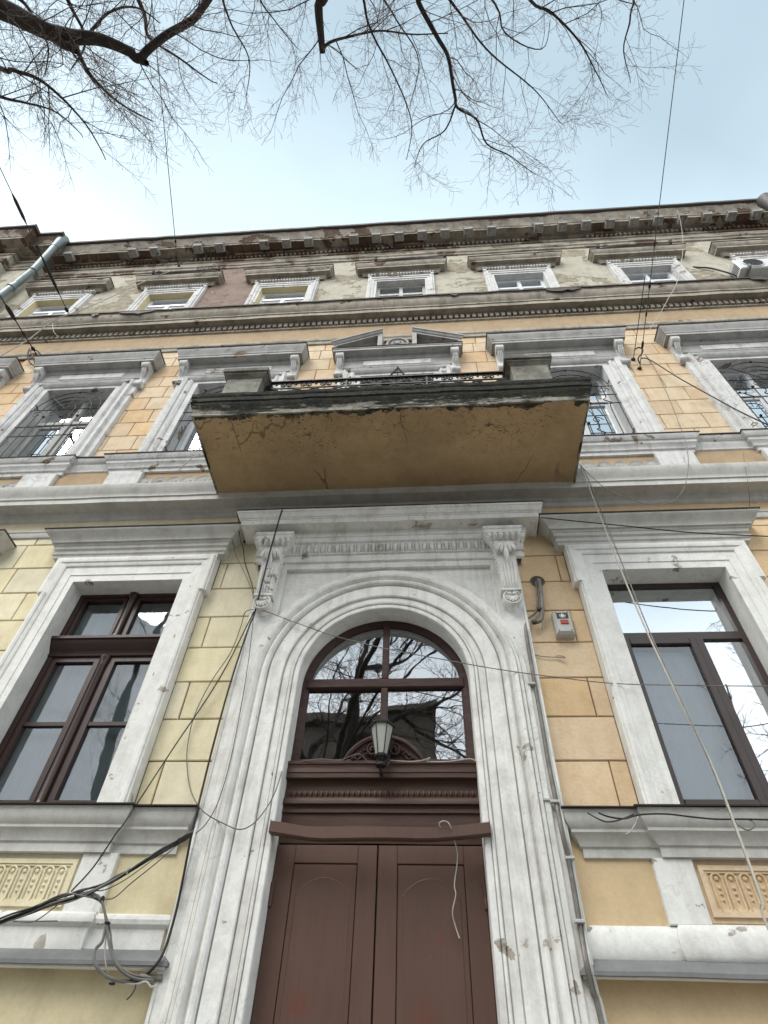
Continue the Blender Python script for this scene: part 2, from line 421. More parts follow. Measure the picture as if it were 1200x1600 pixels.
# ---------------------------------------------------------------- mesh helpers
class MB:
    def __init__(s):
        s.v = []
        s.f = []
        s.mi = []
        s.cur = 0
    def add(s, vs, fs):
        o = len(s.v)
        s.v += [tuple(p) for p in vs]
        for f in fs:
            s.f.append(tuple(o + i for i in f))
            s.mi.append(s.cur)
    def box(s, x0, x1, y0, y1, z0, z1, taper=0.0):
        if x0 > x1: x0, x1 = x1, x0
        if y0 > y1: y0, y1 = y1, y0
        if z0 > z1: z0, z1 = z1, z0
        t = taper
        s.add([(x0, y0, z0), (x1, y0, z0), (x1, y1, z0), (x0, y1, z0), (x0 + t, y0 + t, z1), (x1 - t, y0 + t, z1), (x1 - t, y1 - t, z1), (x0 + t, y1 - t, z1)],
              [(0, 3, 2, 1), (4, 5, 6, 7), (0, 1, 5, 4), (1, 2, 6, 5), (2, 3, 7, 6), (3, 0, 4, 7)])
        return s
    def cbox(s, x0, x1, y0, y1, z0, z1, c=0.006, wob=0.0):
        """box with its street-side edges chamfered; the back (y1) stays square"""
        def j():
            return random.uniform(-wob, wob)
        q = [(x0 + j(), z0 + j()), (x1 + j(), z0 + j()), (x1 + j(), z1 + j()), (x0 + j(), z1 + j())]
        cx, cz = (x0 + x1) / 2, (z0 + z1) / 2
        def inn(p):
            return (p[0] + (c if p[0] < cx else -c), p[1] + (c if p[1] < cz else -c))
        vs = [(a, y1, b) for a, b in q] + [(a, y0 + c, b) for a, b in q] + [(*[inn(p)[0]], y0, inn(p)[1]) for p in q]
        fs = []
        for k in range(2):
            for i in range(4):
                a, b = k * 4 + i, k * 4 + (i + 1) % 4
                fs.append((a, b, b + 4, a + 4))
        fs.append((8, 9, 10, 11))
        s.add(vs, fs)
        return s
    def rings(s, rings, closed=False, wob=0.0, cap=False):
        n = len(rings[0])
        vs = []
        for r in rings:
            for p in r:
                if wob:
                    q = Vector(p)
                    d = noise.noise_vector(q * 2.3) * wob + noise.noise_vector(q * 9.0) * wob * 0.5
                    p = (p[0], p[1] + d.y, p[2] + d.z)
                vs.append(p)
        fs = []
        for i in range(len(rings) - 1):
            for j in range(n if closed else n - 1):
                k = (j + 1) % n
                fs.append((i * n + j, i * n + k, (i + 1) * n + k, (i + 1) * n + j))
        if cap:
            fs.append(tuple(range(n)))
            fs.append(tuple(reversed(range((len(rings) - 1) * n, len(rings) * n))))
        s.add(vs, fs)
        return s
    def tube(s, pts, r, n=6, cap=True):
        pts = [Vector(p) for p in pts]
        rs = r if isinstance(r, (list, tuple)) else [r] * len(pts)
        rings = []
        ref = None
        for i, p in enumerate(pts):
            t = (pts[min(i + 1, len(pts) - 1)] - pts[max(i - 1, 0)])
            if t.length < 1e-9:
                t = Vector((0, 0, 1))
            t.normalize()
            if ref is None:
                ref = t.orthogonal().normalized()
            u = (ref - t * ref.dot(t))
            if u.length < 1e-6:
                u = t.orthogonal()
            u.normalize()
            ref = u
            w = t.cross(u)
            rings.append([tuple(p + (u * math.cos(2 * PI * k / n) + w * math.sin(2 * PI * k / n)) * rs[i]) for k in range(n)])
        s.rings(rings, closed=True, cap=cap)
        return s
    def lathe(s, c, prof, n=16, axis='z'):
        rings = []
        for r_, h in prof:
            ring = []
            for k in range(n):
                a = 2 * PI * k / n
                u, v = r_ * math.cos(a), r_ * math.sin(a)
                if axis == 'z':
                    ring.append((c[0] + u, c[1] + v, c[2] + h))
                elif axis == 'y':
                    ring.append((c[0] + u, c[1] + h, c[2] + v))
                else:
                    ring.append((c[0] + h, c[1] + u, c[2] + v))
            rings.append(ring)
        s.rings(rings, closed=True, cap=True)
        return s
    def prism(s, poly, y0, y1):
        """poly in x,z extruded along y"""
        n = len(poly)
        s.add([(a, y0, b) for a, b in poly] + [(a, y1, b) for a, b in poly],
              [tuple(range(n)), tuple(reversed(range(n, 2 * n)))] + [(i, i + n, (i + 1) % n + n, (i + 1) % n) for i in range(n)])
        return s
    def prismx(s, poly, x0, x1):
        """poly in y,z extruded along x"""
        n = len(poly)
        s.add([(x0, a, b) for a, b in poly] + [(x1, a, b) for a, b in poly],
              [tuple(range(n)), tuple(reversed(range(n, 2 * n)))] + [(i, i + n, (i + 1) % n + n, (i + 1) % n) for i in range(n)])
        return s

def fix(me, smooth=True, ang=38):
    import bmesh
    bm = bmesh.new()
    bm.from_mesh(me)
    bmesh.ops.recalc_face_normals(bm, faces=bm.faces)
    bm.to_mesh(me)
    bm.free()
    if smooth:
        me.polygons.foreach_set('use_smooth', [True] * len(me.polygons))
        me.set_sharp_from_angle(angle=R(ang))

def put(name, mb, mat, parent=None, label=None, cat=None, group=None, kind=None, smooth=True, loc=None, ang=38, recalc=True):
    me = bpy.data.meshes.new(name)
    me.from_pydata(mb.v, [], mb.f)
    mats = mat if isinstance(mat, (list, tuple)) else [mat]
    for mm in mats:
        me.materials.append(MATS[mm])
    if len(mats) > 1:
        me.polygons.foreach_set('material_index', mb.mi)
    if recalc:
        fix(me, smooth, ang)
    elif smooth:
        me.polygons.foreach_set('use_smooth', [True] * len(me.polygons))
    o = bpy.data.objects.new(name, me)
    col.objects.link(o)
    if loc is not None:
        me.transform(Matrix.Translation(-Vector(loc)))
        o.location = loc
    if parent is not None:
        o.location = Vector(loc or (0, 0, 0)) - WORLD(parent)
        o.parent = parent
    props(o, label, cat, group, kind)
    return o

def WORLD(o):
    v = Vector(o.location)
    while o.parent is not None:
        o = o.parent
        v += Vector(o.location)
    return v

def props(o, label=None, cat=None, group=None, kind=None):
    if label: o['label'] = label
    if cat: o['category'] = cat
    if group: o['group'] = group
    if kind: o['kind'] = kind

def empty(name, loc, label, cat, group=None):
    o = bpy.data.objects.new(name, None)
    o.location = loc
    o.empty_display_size = 0.3
    col.objects.link(o)
    props(o, label, cat, group)
    return o

def smooth_path(pts, sub=6):
    pts = [Vector(p) for p in pts]
    out = []
    for i in range(len(pts) - 1):
        p0 = pts[max(i - 1, 0)]
        p1, p2 = pts[i], pts[i + 1]
        p3 = pts[min(i + 2, len(pts) - 1)]
        for k in range(sub):
            t = k / sub
            out.append(0.5 * ((2 * p1) + (p2 - p0) * t + (2 * p0 - 5 * p1 + 4 * p2 - p3) * t * t + (3 * p1 - p0 - 3 * p2 + p3) * t ** 3))
    out.append(pts[-1])
    return out

# ================================================================ ground and street
YW = 0.12                                            # plane of the rusticated wall
g_ = MB()
g_.add([(-150, -150, -0.16), (150, -150, -0.16), (150, 150, -0.16), (-150, 150, -0.16)], [(0, 1, 2, 3)])
put('ground', g_, 'paving', kind='structure', smooth=False)
g_ = MB(); g_.box(-60, 60, -17.0, -7.4, -0.15, -0.12); put('road', g_, 'asphalt', kind='structure', smooth=False)
g_ = MB(); g_.box(-60, 60, -7.2, 0.5, -0.15, 0.0); put('pavement', g_, 'paving', kind='structure', smooth=False)
g_ = MB(); g_.box(-60, 60, -7.398, -7.202, -0.15, 0.005); put('kerb', g_, 'kerb_stone', kind='structure', smooth=False)
g_ = MB(); g_.box(-60, 60, -22.0, -17.2, -0.15, 0.0); put('pavement', g_, 'paving', kind='structure', smooth=False)

# ================================================================ the house
B = empty('town_house', (0, YW, 0), 'weathered yellow and white three storey stucco house with an arched brown double door', 'building')

def course_rings(prof, x0=-13.0, x1=12.0, dx=0.16, steps=True, yw=YW):
    out = []
    for o, z in prof:
        ring = []
        if steps:
            ring += [(-13.0, yw - 0.45 - o, z), (-9.27 + o, yw - 0.45 - o, z), (-9.27 + o, yw - 0.25 - o, z), (-8.67 + o, yw - 0.25 - o, z), (-8.67 + o, yw - o, z)]
            xs = -8.2
        else:
            xs = x0
        n = int((x1 - xs) / dx)
        ring += [(xs + (x1 - xs) * i / n, yw - o, z) for i in range(n + 1)]
        out.append(ring)
    return out

def course(name, prof, mat, x0=-13.0, x1=12.0, wob=0.003, steps=True, parent=B, **k):
    mb = MB()
    mb.rings(course_rings(prof, x0, x1, steps=steps), wob=wob)
    return put(name, mb, mat, parent, ang=32, **k)

def hood_rings(x0, x1, prof, yw=YW, dx=0.2):
    out = []
    for o, z in prof:
        n = max(2, int((x1 - x0) / dx))
        out.append([(x0 - o, yw, z)] + [(x0 - o + (x1 - x0 + 2 * o) * i / n, yw - o, z) for i in range(n + 1)] + [(x1 + o, yw, z)])
    return out

def hood(name, x0, x1, prof, mat, wob=0.002, parent=B, yw=YW, **k):
    mb = MB()
    mb.rings(hood_rings(x0, x1, prof, yw), wob=wob)
    return put(name, mb, mat, parent, ang=32, **k)

def wall(x0, x1, z0, z1, y, mat, openings=(), parent=B, label=None):
    mb = MB()
    ops = [o for o in openings if o[0] < x1 and o[1] > x0 and o[2] < z1 and o[3] > z0]
    xs = sorted({x0, x1} | {min(max(v, x0), x1) for o in ops for v in o[:2]})
    zs = sorted({z0, z1} | {min(max(v, z0), z1) for o in ops for v in o[2:4]})
    for i in range(len(xs) - 1):
        for j in range(len(zs) - 1):
            cx, cz = (xs[i] + xs[i + 1]) / 2, (zs[j] + zs[j + 1]) / 2
            if any(o[0] < cx < o[1] and o[2] < cz < o[3] for o in ops):
                continue
            mb.add([(xs[i], y, zs[j]), (xs[i + 1], y, zs[j]), (xs[i + 1], y, zs[j + 1]), (xs[i], y, zs[j + 1])], [(0, 1, 2, 3)])
    return put('wall', mb, mat, parent, label=label, smooth=False, recalc=False)

W1C = [-5.46, -2.735, 2.735, 5.46]
W2C = [-7.62, -5.08, -2.575, 0.03, 2.60, 5.32, 7.9]
W3C = [-7.40, -4.86, -2.40, 0.05, 2.47, 5.02, 7.50]
H1, H2, H3 = 0.595, 0.57, 0.50
OP1 = [(c - H1, c + H1, 3.46, 5.765) for c in W1C] + [(-1.0, 1.0, 0, 5.6)]
OP2 = [(c - H2, c + H2, 8.05 if c != 0.03 else 7.3, 10.03) for c in W2C]
OP3 = [(c - H3, c + H3, 12.75, 14.15) for c in W3C]

YB = 0.138                                            # bed of the joints
wall(-8.67, -1.2, 0, 3.47, YW, 'yellow_left_flat', OP1)
wall(1.2, 12, 0, 3.47, YW, 'orange_right_flat', OP1)
wall(-8.67, 0, 3.47, 6.56, YB, 'joint', OP1)
wall(0, 12, 3.47, 6.56, YB, 'joint', OP1)
wall(-8.67, 0, 6.56, 7.0, YW, 'yellow_left')
wall(0, 12, 6.56, 7.0, YW, 'orange_right')
wall(-8.67, 12, 7.0, 8.04, YW, 'frieze_peach', OP2)
wall(-8.67, 12, 8.04, 11.4, YB, 'joint_upper', OP2)
wall(-8.67, 12, 11.4, 12.2, YW, 'frieze_peach')
wall(-8.67, 12, 12.2, 16.7, YW, 'third_wall', OP3)
# the wing that steps forward on the left, its sides included
mb = MB()
mb.add([(-13, YW - .45, 0), (-9.27, YW - .45, 0), (-9.27, YW - .25, 0), (-8.67, YW - .25, 0), (-8.67, YW + .02, 0),
        (-13, YW - .45, 16.7), (-9.27, YW - .45, 16.7), (-9.27, YW - .25, 16.7), (-8.67, YW - .25, 16.7), (-8.67, YW + .02, 16.7)],
       [(0, 1, 6, 5), (1, 2, 7, 6), (2, 3, 8, 7), (3, 4, 9, 8)])
put('wing_wall', mb, 'third_wall', B, smooth=False)
mb = MB()
mb.box(-13, 12, 0.9, 12, 16.6, 16.9)
mb.box(-13, -12.9, 0.4, 12, 0, 16.6); mb.box(11.9, 12, 0.4, 12, 0, 16.6); mb.box(-12.9, 11.9, 11.9, 12, 0, 16.6)
put('roof', mb, 'roof_metal', B, smooth=False)

# ---------------------------------------------------------------- rusticated blocks, one object each
def stone(x0, x1, z0, z1, mat, g=0.0055, y0=YW, wob=0.0025):
    if x1 - x0 < 0.03 or z1 - z0 < 0.03:
        return
    mb = MB()
    mb.cbox(x0 + g, x1 - g, y0, YB + 0.01, z0 + g, z1 - g, 0.006, wob)
    put('stone', mb, mat, B, smooth=False, loc=((x0 + x1) / 2, YB, (z0 + z1) / 2))
def stone_row(xs, z0, z1, mats, g=0.0055, avoid=None):
    for a, b in zip(xs[:-1], xs[1:]):
        stone(a, b, z0, z1, random.choice(mats), g)

Z1 = [3.49, 3.845, 4.213, 4.58, 4.95, 5.32, 5.69, 6.055, 6.425, 6.55]
for i in range(len(Z1) - 1):
    z0, z1 = Z1[i], Z1[i + 1]
    last = i >= 7
    xl = -1.885 if z0 < 5.6 else -1.835
    sp = (i % 2 == 0)
    # piers beside the portal
    stone_row([xl, -1.745, -1.322] if sp and not last else [xl, -1.322], z0, z1, ['yellow_left'])
    stone_row([1.322, 1.745, -xl] if sp and not last else [1.322, -xl], z0, z1, ['orange_right'])
    for s, m_ in ((-1, 'yellow_left'), (1, 'orange_right')):
        cuts = [-6.9, -4.61, -4.13, -3.585] if sp else ([-4.61, -4.43, -3.83, -3.585] if i % 4 == 1 else [-4.61, -4.2, -3.585])
        if s < 0:
            cuts[0] = -4.61
            stone_row(cuts, z0, z1, [m_])
            stone_row([-6.95, -6.31], z0, z1, [m_])
        else:
            cuts[0] = -4.61
            stone_row([-c for c in reversed(cuts)], z0, z1, [m_])
            stone_row([6.31, 6.95], z0, z1, [m_])
for c in W1C:                                          # lintel blocks over the windows, behind the hoods
    stone_row([c - 0.85, c, c + 0.85], 6.425, 6.55, ['yellow_left' if c < 0 else 'orange_right'])

Z2 = [8.05, 8.32, 8.674, 9.03, 9.39, 9.755, 10.10, 10.43, 10.80, 11.12, 11.34]
edges = [(-6.72, -5.98), (-4.18, -3.475), (-1.675, -0.87), (0.93, 1.70), (3.50, 4.42), (6.22, 7.0)]
for i in range(len(Z2) - 1):
    for (a, b) in edges:
        w = b - a
        if i % 2 == 0:
            cuts = [a, a + 0.5 * w - 0.02, b]
        else:
            cuts = [a, a + 0.12 * w, a + 0.12 * w + 0.6 * w, b]
        if i == 9:
            cuts = [a, a + 0.55 * w, b]
        for x0, x1 in zip(cuts[:-1], cuts[1:]):
            pale = i == 8 or (i in (0, 1) and random.random() < .7) or random.random() < (0.35 if a < 3 else 0.6)
            stone(x0, x1, Z2[i], Z2[i + 1], 'peach_pale' if pale else 'peach_upper', 0.0045)

# ---------------------------------------------------------------- long courses
for side, x0, x1 in (('l', -8.6, -1.46), ('r', 1.43, 11.9)):
    if side == 'l':
        base = [(0, 2.485), (.10, 2.47), (.12, 2.473), (.12, 2.50), (.04, 2.56), (.03, 2.57), (.03, 2.70), (.04, 2.705), (.055, 2.72), (.06, 2.745), (.05, 2.77), (.03, 2.782), (0, 2.79)]
    else:
        base = [(0, 2.495), (.11, 2.475), (.125, 2.478), (.125, 2.50), (.045, 2.575), (.03, 2.585), (.04, 2.605), (.046, 2.65), (.044, 2.70), (.032, 2.74), (.015, 2.765), (0, 2.77)]
    dx = 0.06
    fl = MB(); fl.rings(hood_rings(x0 - (dx if side == 'r' else 0) + .0, x1 + (dx if side == 'l' else 0), [(.0, 2.60), (.058, 2.576), (.132, 2.516), (.140, 2.508), (.140, 2.486), (.128, 2.484)]), wob=.003)
    put('ledge_flashing', fl, 'sheet_metal', B, ang=30)
    hood('base_course', x0, x1 + (dx if side == 'l' else 0), base, 'white_lower') if side == 'l' else hood('base_course', x0 - dx, x1, base, 'white_lower')
    sill = [(0, 3.15), (.02, 3.155), (.02, 3.215), (.035, 3.22), (.045, 3.25), (.075, 3.29), (.085, 3.295), (.085, 3.315), (.10, 3.33), (.12, 3.37), (.125, 3.41), (.13, 3.415), (.13, 3.432), (0, 3.475)]
    hood('sill_course', x0, x1, sill, 'white_course')
    fl = MB(); fl.rings(hood_rings(x0 + .02, x1 - .02, [(.0, 3.477), (.155, 3.433), (.158, 3.441), (.0, 3.487)]))
    put('sill_flashing', fl, 'dark_flashing', B, smooth=False)
for c in W1C:
    a = 0.76
    prj = [(0.0, 3.15), (.055, 3.152), (.055, 3.215), (.07, 3.22), (.08, 3.25), (.11, 3.29), (.12, 3.295), (.12, 3.315), (.135, 3.33), (.155, 3.37), (.16, 3.41), (.165, 3.415), (.165, 3.43), (0, 3.474)]
    hood('sill_projection', c - a, c + a, prj, 'white_course')
    fl = MB(); fl.rings(hood_rings(c - a, c + a, [(.0, 3.479), (.19, 3.431), (.193, 3.439), (.0, 3.492)]))
    put('sill_flashing', fl, 'dark_flashing', B, smooth=False)
    # apron: pilaster strips and the ornamented panel between them
    for s in (-1, 1):
        mb = MB(); mb.cbox(c + s * .755 - .13, c + s * .755 + .13, YW - .035, YW + .01, 2.77, 3.152, .005)
        put('apron_pilaster', mb, 'white_lower', B, smooth=False)
    for k, (bz0, bz1) in enumerate([(2.57, 2.79)]):
        mb = MB()
        mb.rings(hood_rings(c - .80, c + .80, [(.03, 2.57), (.055, 2.572), (.055, 2.70), (.066, 2.705), (.084, 2.722), (.088, 2.745), (.078, 2.77), (.05, 2.785), (0, 2.795)] if c < 0 else
                           [(.03, 2.57), (.05, 2.585), (.062, 2.605), (.068, 2.65), (.066, 2.70), (.054, 2.745), (.036, 2.772), (0, 2.785)]))
        put('base_projection', mb, 'white_lower', B, ang=32)
    pm = 'yellow_left' if c < 0 else 'orange_right'
    mb = MB(); mb.box(c - .625, c + .625, YW - .006, YW + .01, 2.79, 3.15); put('apron_panel', mb, pm, B, smooth=False)
    mb = MB()                                          # moulded border of the panel
    for t0, t1, hh in ((0.0, 0.03, .018), (.03, .045, .010)):
        for (a0, a1, b0, b1) in ((c - .60 + t0, c + .60 - t0, 3.115 - t1, 3.115 - t0), (c - .60 + t0, c + .60 - t0, 2.82 + t0, 2.82 + t1),
                                 (c - .60 + t0, c - .60 + t1, 2.82 + t1, 3.115 - t1), (c + .60 - t1, c + .60 - t0, 2.82 + t1, 3.115 - t1)):
            mb.box(a0, a1, YW - .006 - hh, YW, b0, b1)
    put('panel_border', mb, pm, B, smooth=False)
    n = 12
    for i in range(n):                                 # row of round-ended flutes with beads
        cx = c - .50 + i * (1.0 / (n - 1))
        mb = MB()
        w = .033
        path = []
        for k in range(9):
            a_ = PI * k / 8
            path.append((cx + w * math.cos(a_), YW - .012, 3.035 + w * math.sin(a_)))
        for k in range(9):
            a_ = PI + PI * k / 8
            path.append((cx + w * math.cos(a_), YW - .012, 2.875 + w * math.sin(a_)))
        path.append(path[0])
        mb.tube(path, .0085, 5, False)
        for zz, rr in ((3.04, .017), (2.985, .012), (2.95, .010), (2.915, .008)):
            mb.lathe((cx, YW - .006, zz), [(rr, 0), (rr * .8, -.009), (rr * .3, -.013)], 8, 'y')
        put('panel_flute', mb, pm, B)

STRING = [(0, 6.80), (.03, 6.815), (.04, 6.86), (.06, 6.87), (.075, 6.90), (.20, 6.905), (.22, 6.90), (.22, 6.975), (.235, 6.98), (.235, 7.01), (.245, 7.03), (.27, 7.09), (.285, 7.14), (.285, 7.17), (0, 7.24)]
course('string_course', STRING, 'white_course', wob=0.005)
course('taenia', [(0, 6.53), (.02, 6.535), (.03, 6.56), (.03, 6.60), (.04, 6.61), (.04, 6.63), (0, 6.64)], 'white_course')
course('sill_course', [(0, 7.80), (.015, 7.81), (.02, 7.85), (.04, 7.88), (.045, 7.93), (.06, 7.94), (.085, 7.98), (.09, 8.02), (0, 8.045)], 'white_upper', wob=0.005)
course('sill_flashing', [(0, 8.05), (.105, 8.022), (.107, 8.032), (0, 8.062)], 'dark_flashing', wob=0.004)
for c, a, b in ((-7.62, -8.5, -6.9), (-5.08, -5.95, -4.42), (-2.575, -3.72, -1.48), (2.60, 1.48, 3.72), (5.32, 4.52, 6.3), (7.9, 7.1, 8.7)):
    hood('sill_projection', a, b, [(.0, 7.74), (.03, 7.745), (.035, 7.80), (.055, 7.81), (.065, 7.86), (.09, 7.89), (.095, 7.94), (.11, 7.945), (.135, 7.985), (.14, 8.02), (0, 8.048)], 'white_upper', wob=.004)
    mb = MB(); mb.rings(hood_rings(a, b, [(0, 8.054), (.15, 8.022), (.153, 8.031), (0, 8.067)])); put('sill_flashing', mb, 'dark_flashing', B, smooth=False)
    for x in (a + .24, b - .24):
        mb = MB(); mb.cbox(x - .23, x + .23, YW - .06, YW, 7.2, 7.742, .008); put('sill_die', mb, 'white_upper', B, smooth=False)
    n = int((b - a - 1.0) / .2)
    for i in range(n + 1):
        mb = MB()
        cx = a + .55 + (b - a - 1.1) * i / n
        mb.lathe((cx, YW, 7.525), [(.098, 0), (.098, -.022), (.088, -.032), (.078, -.026), (.04, -.026), (.03, -.036), (.0, -.038)], 18, 'y')
        put('guilloche_disc', mb, 'grey_hood', B, kind=None)

MIDT = [(0, 11.33), (.025, 11.345), (.03, 11.42), (.045, 11.44), (.05, 11.51), (.03, 11.55), (0, 11.60)]
course('taenia', MIDT, 'dirty_cornice', wob=0.004)
MID = [(0, 12.02), (.03, 12.035), (.03, 12.065)]
course('cornice_bed_moulding', MID + [(.03, 12.075), (0, 12.08)], 'dirty_cornice', wob=0.003)
course('middle_cornice', [(0, 12.215), (.03, 12.22), (.045, 12.245), (.155, 12.25), (.175, 12.232), (.175, 12.345), (.192, 12.35), (.192, 12.39), (.182, 12.40), (.205, 12.43), (.235, 12.50), (.25, 12.56), (.25, 12.60), (.262, 12.605), (.262, 12.635), (0, 12.70)], 'dirty_cornice', wob=0.008)
course('cornice_flashing', [(0, 12.71), (.275, 12.628), (.285, 12.62), (.29, 12.65), (0, 12.735)], 'dark_flashing', wob=0.010)
mb = MB()
x = -8.5
while x < 11.9:                                        # dentils of the middle cornice: ten centimetres apart, 2 px each
    mb.box(x, x + .062, YW - .062, YW, 12.084, 12.214)
    x += .105
put('dentil_course', mb, 'dirty_cornice', B, kind='stuff', smooth=False)

course('cornice_bed_moulding', [(0, 15.60), (.03, 15.62), (.035, 15.70), (.06, 15.73), (.06, 15.79), (.02, 15.84), (0, 15.86)], 'eaves_plaster', wob=0.010)
course('cornice_bed_moulding', [(0, 16.12), (.025, 16.13), (.03, 16.20), (0, 16.205)], 'eaves_plaster', wob=0.006)
course('top_cornice', [(0, 16.33), (.07, 16.335), (.075, 16.40), (.28, 16.405), (.30, 16.39), (.30, 16.47), (.315, 16.48), (.33, 16.54), (.38, 16.62), (.41, 16.70), (.42, 16.735), (0, 16.80)], 'eaves_plaster', wob=0.016)
mb = MB()
mb.rings(course_rings([(0, 16.83), (.40, 16.742), (.44, 16.735), (.475, 16.75), (.485, 16.80), (.475, 16.85), (0, 16.93)]), wob=.006)
put('gutter', mb, 'dark_flashing', B, ang=50)
mb = MB()
x = -8.4
while x < 11.9:
    if noise.noise(Vector((x * .45, 3.3, 0))) > -0.28:
        mb.box(x, x + .06, YW - .07, YW, 16.215, 16.328)
    x += .105
put('dentil_course', mb, 'eaves_plaster', B, kind='stuff', smooth=False)
proto = None
k = -15
for i in range(-15, 22):
    cx = 0.0 + i * .535
    if cx < -8.1:
        continue
    if i in (-14, -13, -12, -10, -2 - 1, 5, -7) and noise.noise(Vector((i * 1.7, 0, 0))) > -0.2:
        continue                                       # some blocks have fallen
    if proto is None:
        mb = MB()
        mb.box(-.10, .10, -.25, -.06, 16.31, 16.404, -.004)
        for (a_, b_, c_, d_) in ((-.10, .10, -.25, -.225), (-.10, .10, -.085, -.06), (-.10, -.075, -.225, -.085), (.075, .10, -.225, -.085)):
            mb.box(a_, b_, c_, d_, 16.295, 16.309)
        mb.box(-.112, .112, -.262, -.05, 16.378, 16.402)
        mb.lathe((0, -.155, 16.31), [(.055, 0), (.05, -.012), (.03, -.005), (.022, -.02), (.0, -.022)], 10)
        proto = put('modillion', mb, 'grey_hood', B)
        proto.location.x += cx
    else:
        o = proto.copy(); col.objects.link(o); o.location.x = cx - WORLD(B).x
        o.location.y = proto.location.y
        o.parent = B
    o_ = proto
# mortar and bricks laid bare along the eaves
for (a, b) in ((-8.5, -6.9), (-6.5, -6.1), (-4.0, -2.05), (-0.15, .45), (4.45, 4.9)):
    xx = a
    while xx < b:
        w = random.uniform(.22, .27)
        mb = MB(); mb.cbox(xx, xx + w - .014, YW - .285, YW - .10, 16.398 - random.uniform(.001, .012), 16.42, .004, .004)
        put('brick', mb, 'bare_brick', B, smooth=False)
        mb = MB(); mb.cbox(xx + .05, xx + w + .03, YW - .12, YW - .02, 16.27 - random.uniform(0, .02), 16.34, .004, .004)
        put('brick', mb, 'bare_brick', B, smooth=False)
        xx += w
# ragged dark plates added to stand for holes where middle cornice plaster fell
for px, w, d in ((2.75, .62, .12), (-5.35, .7, .08), (-5.9, .15, .1), (6.35, .35, .09), (1.0, .14, .05), (8.1, .3, .08)):
    mb = MB()
    n = 7
    top = [(px + w * i / n, YW - .283, 12.655) for i in range(n + 1)]
    bot = [(px + w * i / n + random.uniform(-.01, .01), YW - .272 - random.uniform(0, .02), 12.60 - d * math.sin(PI * (i + .4) / (n + .8)) * random.uniform(.6, 1.2)) for i in range(n + 1)]
    mid_ = [(p[0], p[1] + .012, p[2]) for p in bot]
    mb.rings([top, bot, mid_, [(p[0], p[1] + .012, p[2]) for p in top]])
    put('plaster_hole_plate', mb, 'dark_flashing', B)

# ---------------------------------------------------------------- windows
def surround(name, c, h, z0, z1, prof, mat, ear=None, zs=1.0, yr=0.33, wob=.002, reveal_mat=None):
    """architrave swept round the opening; prof = (distance from opening, y)"""
    mb = MB()
    rings = []
    for t, y in prof:
        e = 0
        tz = t * zs
        if ear and t > ear[1]:
            e = ear[0]
        ze = ear[2] if ear else z0
        def seg(a, b, n):
            return [tuple(Vector(a).lerp(Vector(b), i / n)) for i in range(n)]
        L0, L1, L2, L3 = (c - h - t, y, z0), (c - h - t, y, ze), (c - h - t - e, y, ze), (c - h - t - e, y, z1 + tz)
        R0, R1, R2, R3 = (c + h + t, y, z0), (c + h + t, y, ze), (c + h + t + e, y, ze), (c + h + t + e, y, z1 + tz)
        if ear:
            ring = seg(L0, L1, 8) + [L1, L2] + seg(L2, L3, 2)[1:] + seg(L3, R3, 6) + seg(R3, R2, 2) + [R2, R1] + seg(R1, R0, 8)[1:] + [R0]
        else:
            ring = seg(L0, L3, 9) + seg(L3, R3, 6) + seg(R3, R0, 9) + [R0]
        rings.append(ring)
    mb.rings(rings, wob=wob)
    o = put(name, mb, mat, B, ang=32)
    mb = MB()
    y0 = prof[0][1]
    mb.rings([[(c - h, y0, z0), (c - h, y0, z1), (c + h, y0, z1), (c + h, y0, z0)],
              [(c - h, yr, z0), (c - h, yr, z1), (c + h, yr, z1), (c + h, yr, z0)]])
    put('reveal', mb, reveal_mat or mat, o, smooth=False)
    return o

def room(c, h, z0, z1, y=.42, d=1.6, mat='interior'):
    mb = MB()
    x0, x1, a, b = c - h - .15, c + h + .15, z0 - .1, z1 + .12
    mb.add([(x0, y, a), (x1, y, a), (x1, y, b), (x0, y, b), (x0, y + d, a), (x1, y + d, a), (x1, y + d, b), (x0, y + d, b)],
           [(0, 4, 5, 1), (1, 5, 6, 2), (2, 6, 7, 3), (3, 7, 4, 0), (4, 7, 6, 5)])
    # front rim so no daylight leaks round the frame
    mb.add([(x0 - .1, y, a - .1), (x1 + .1, y, a - .1), (x1 + .1, y, b + .1), (x0 - .1, y, b + .1), (c - h + .005, y, z0 + .005), (c + h - .005, y, z0 + .005), (c + h - .005, y, z1 - .005), (c - h + .005, y, z1 - .005)],
           [(0, 1, 5, 4), (1, 2, 6, 5), (2, 3, 7, 6), (3, 0, 4, 7)])
    put('room', mb, mat, B, smooth=False, recalc=False)

def cloth(x0, x1, z0, z1, y, mat, parent, amp=.02, freq=16, seed=0):
    mb = MB()
    n = int((x1 - x0) * 60)
    rows = []
    for k in range(9):
        z = z0 + (z1 - z0) * k / 8
        rows.append([(x0 + (x1 - x0) * i / n, y + amp * math.sin(freq * (x0 + (x1 - x0) * i / n) * (1 + .1 * math.sin(i * .13 + seed)) + .5 * math.sin(z * 2 + seed)) * (1 - .4 * k / 8), z) for i in range(n + 1)])
    mb.rings(rows)
    put('curtain', mb, mat, parent)

def pane(x0, x1, z0, z1, y, mat, parent, tilt=0.0):
    mb = MB()
    mb.add([(x0, y, z0), (x1, y, z0), (x1, y + tilt, z1), (x0, y + tilt, z1)], [(0, 1, 2, 3)])
    put('pane', mb, mat, parent, smooth=False, recalc=False)

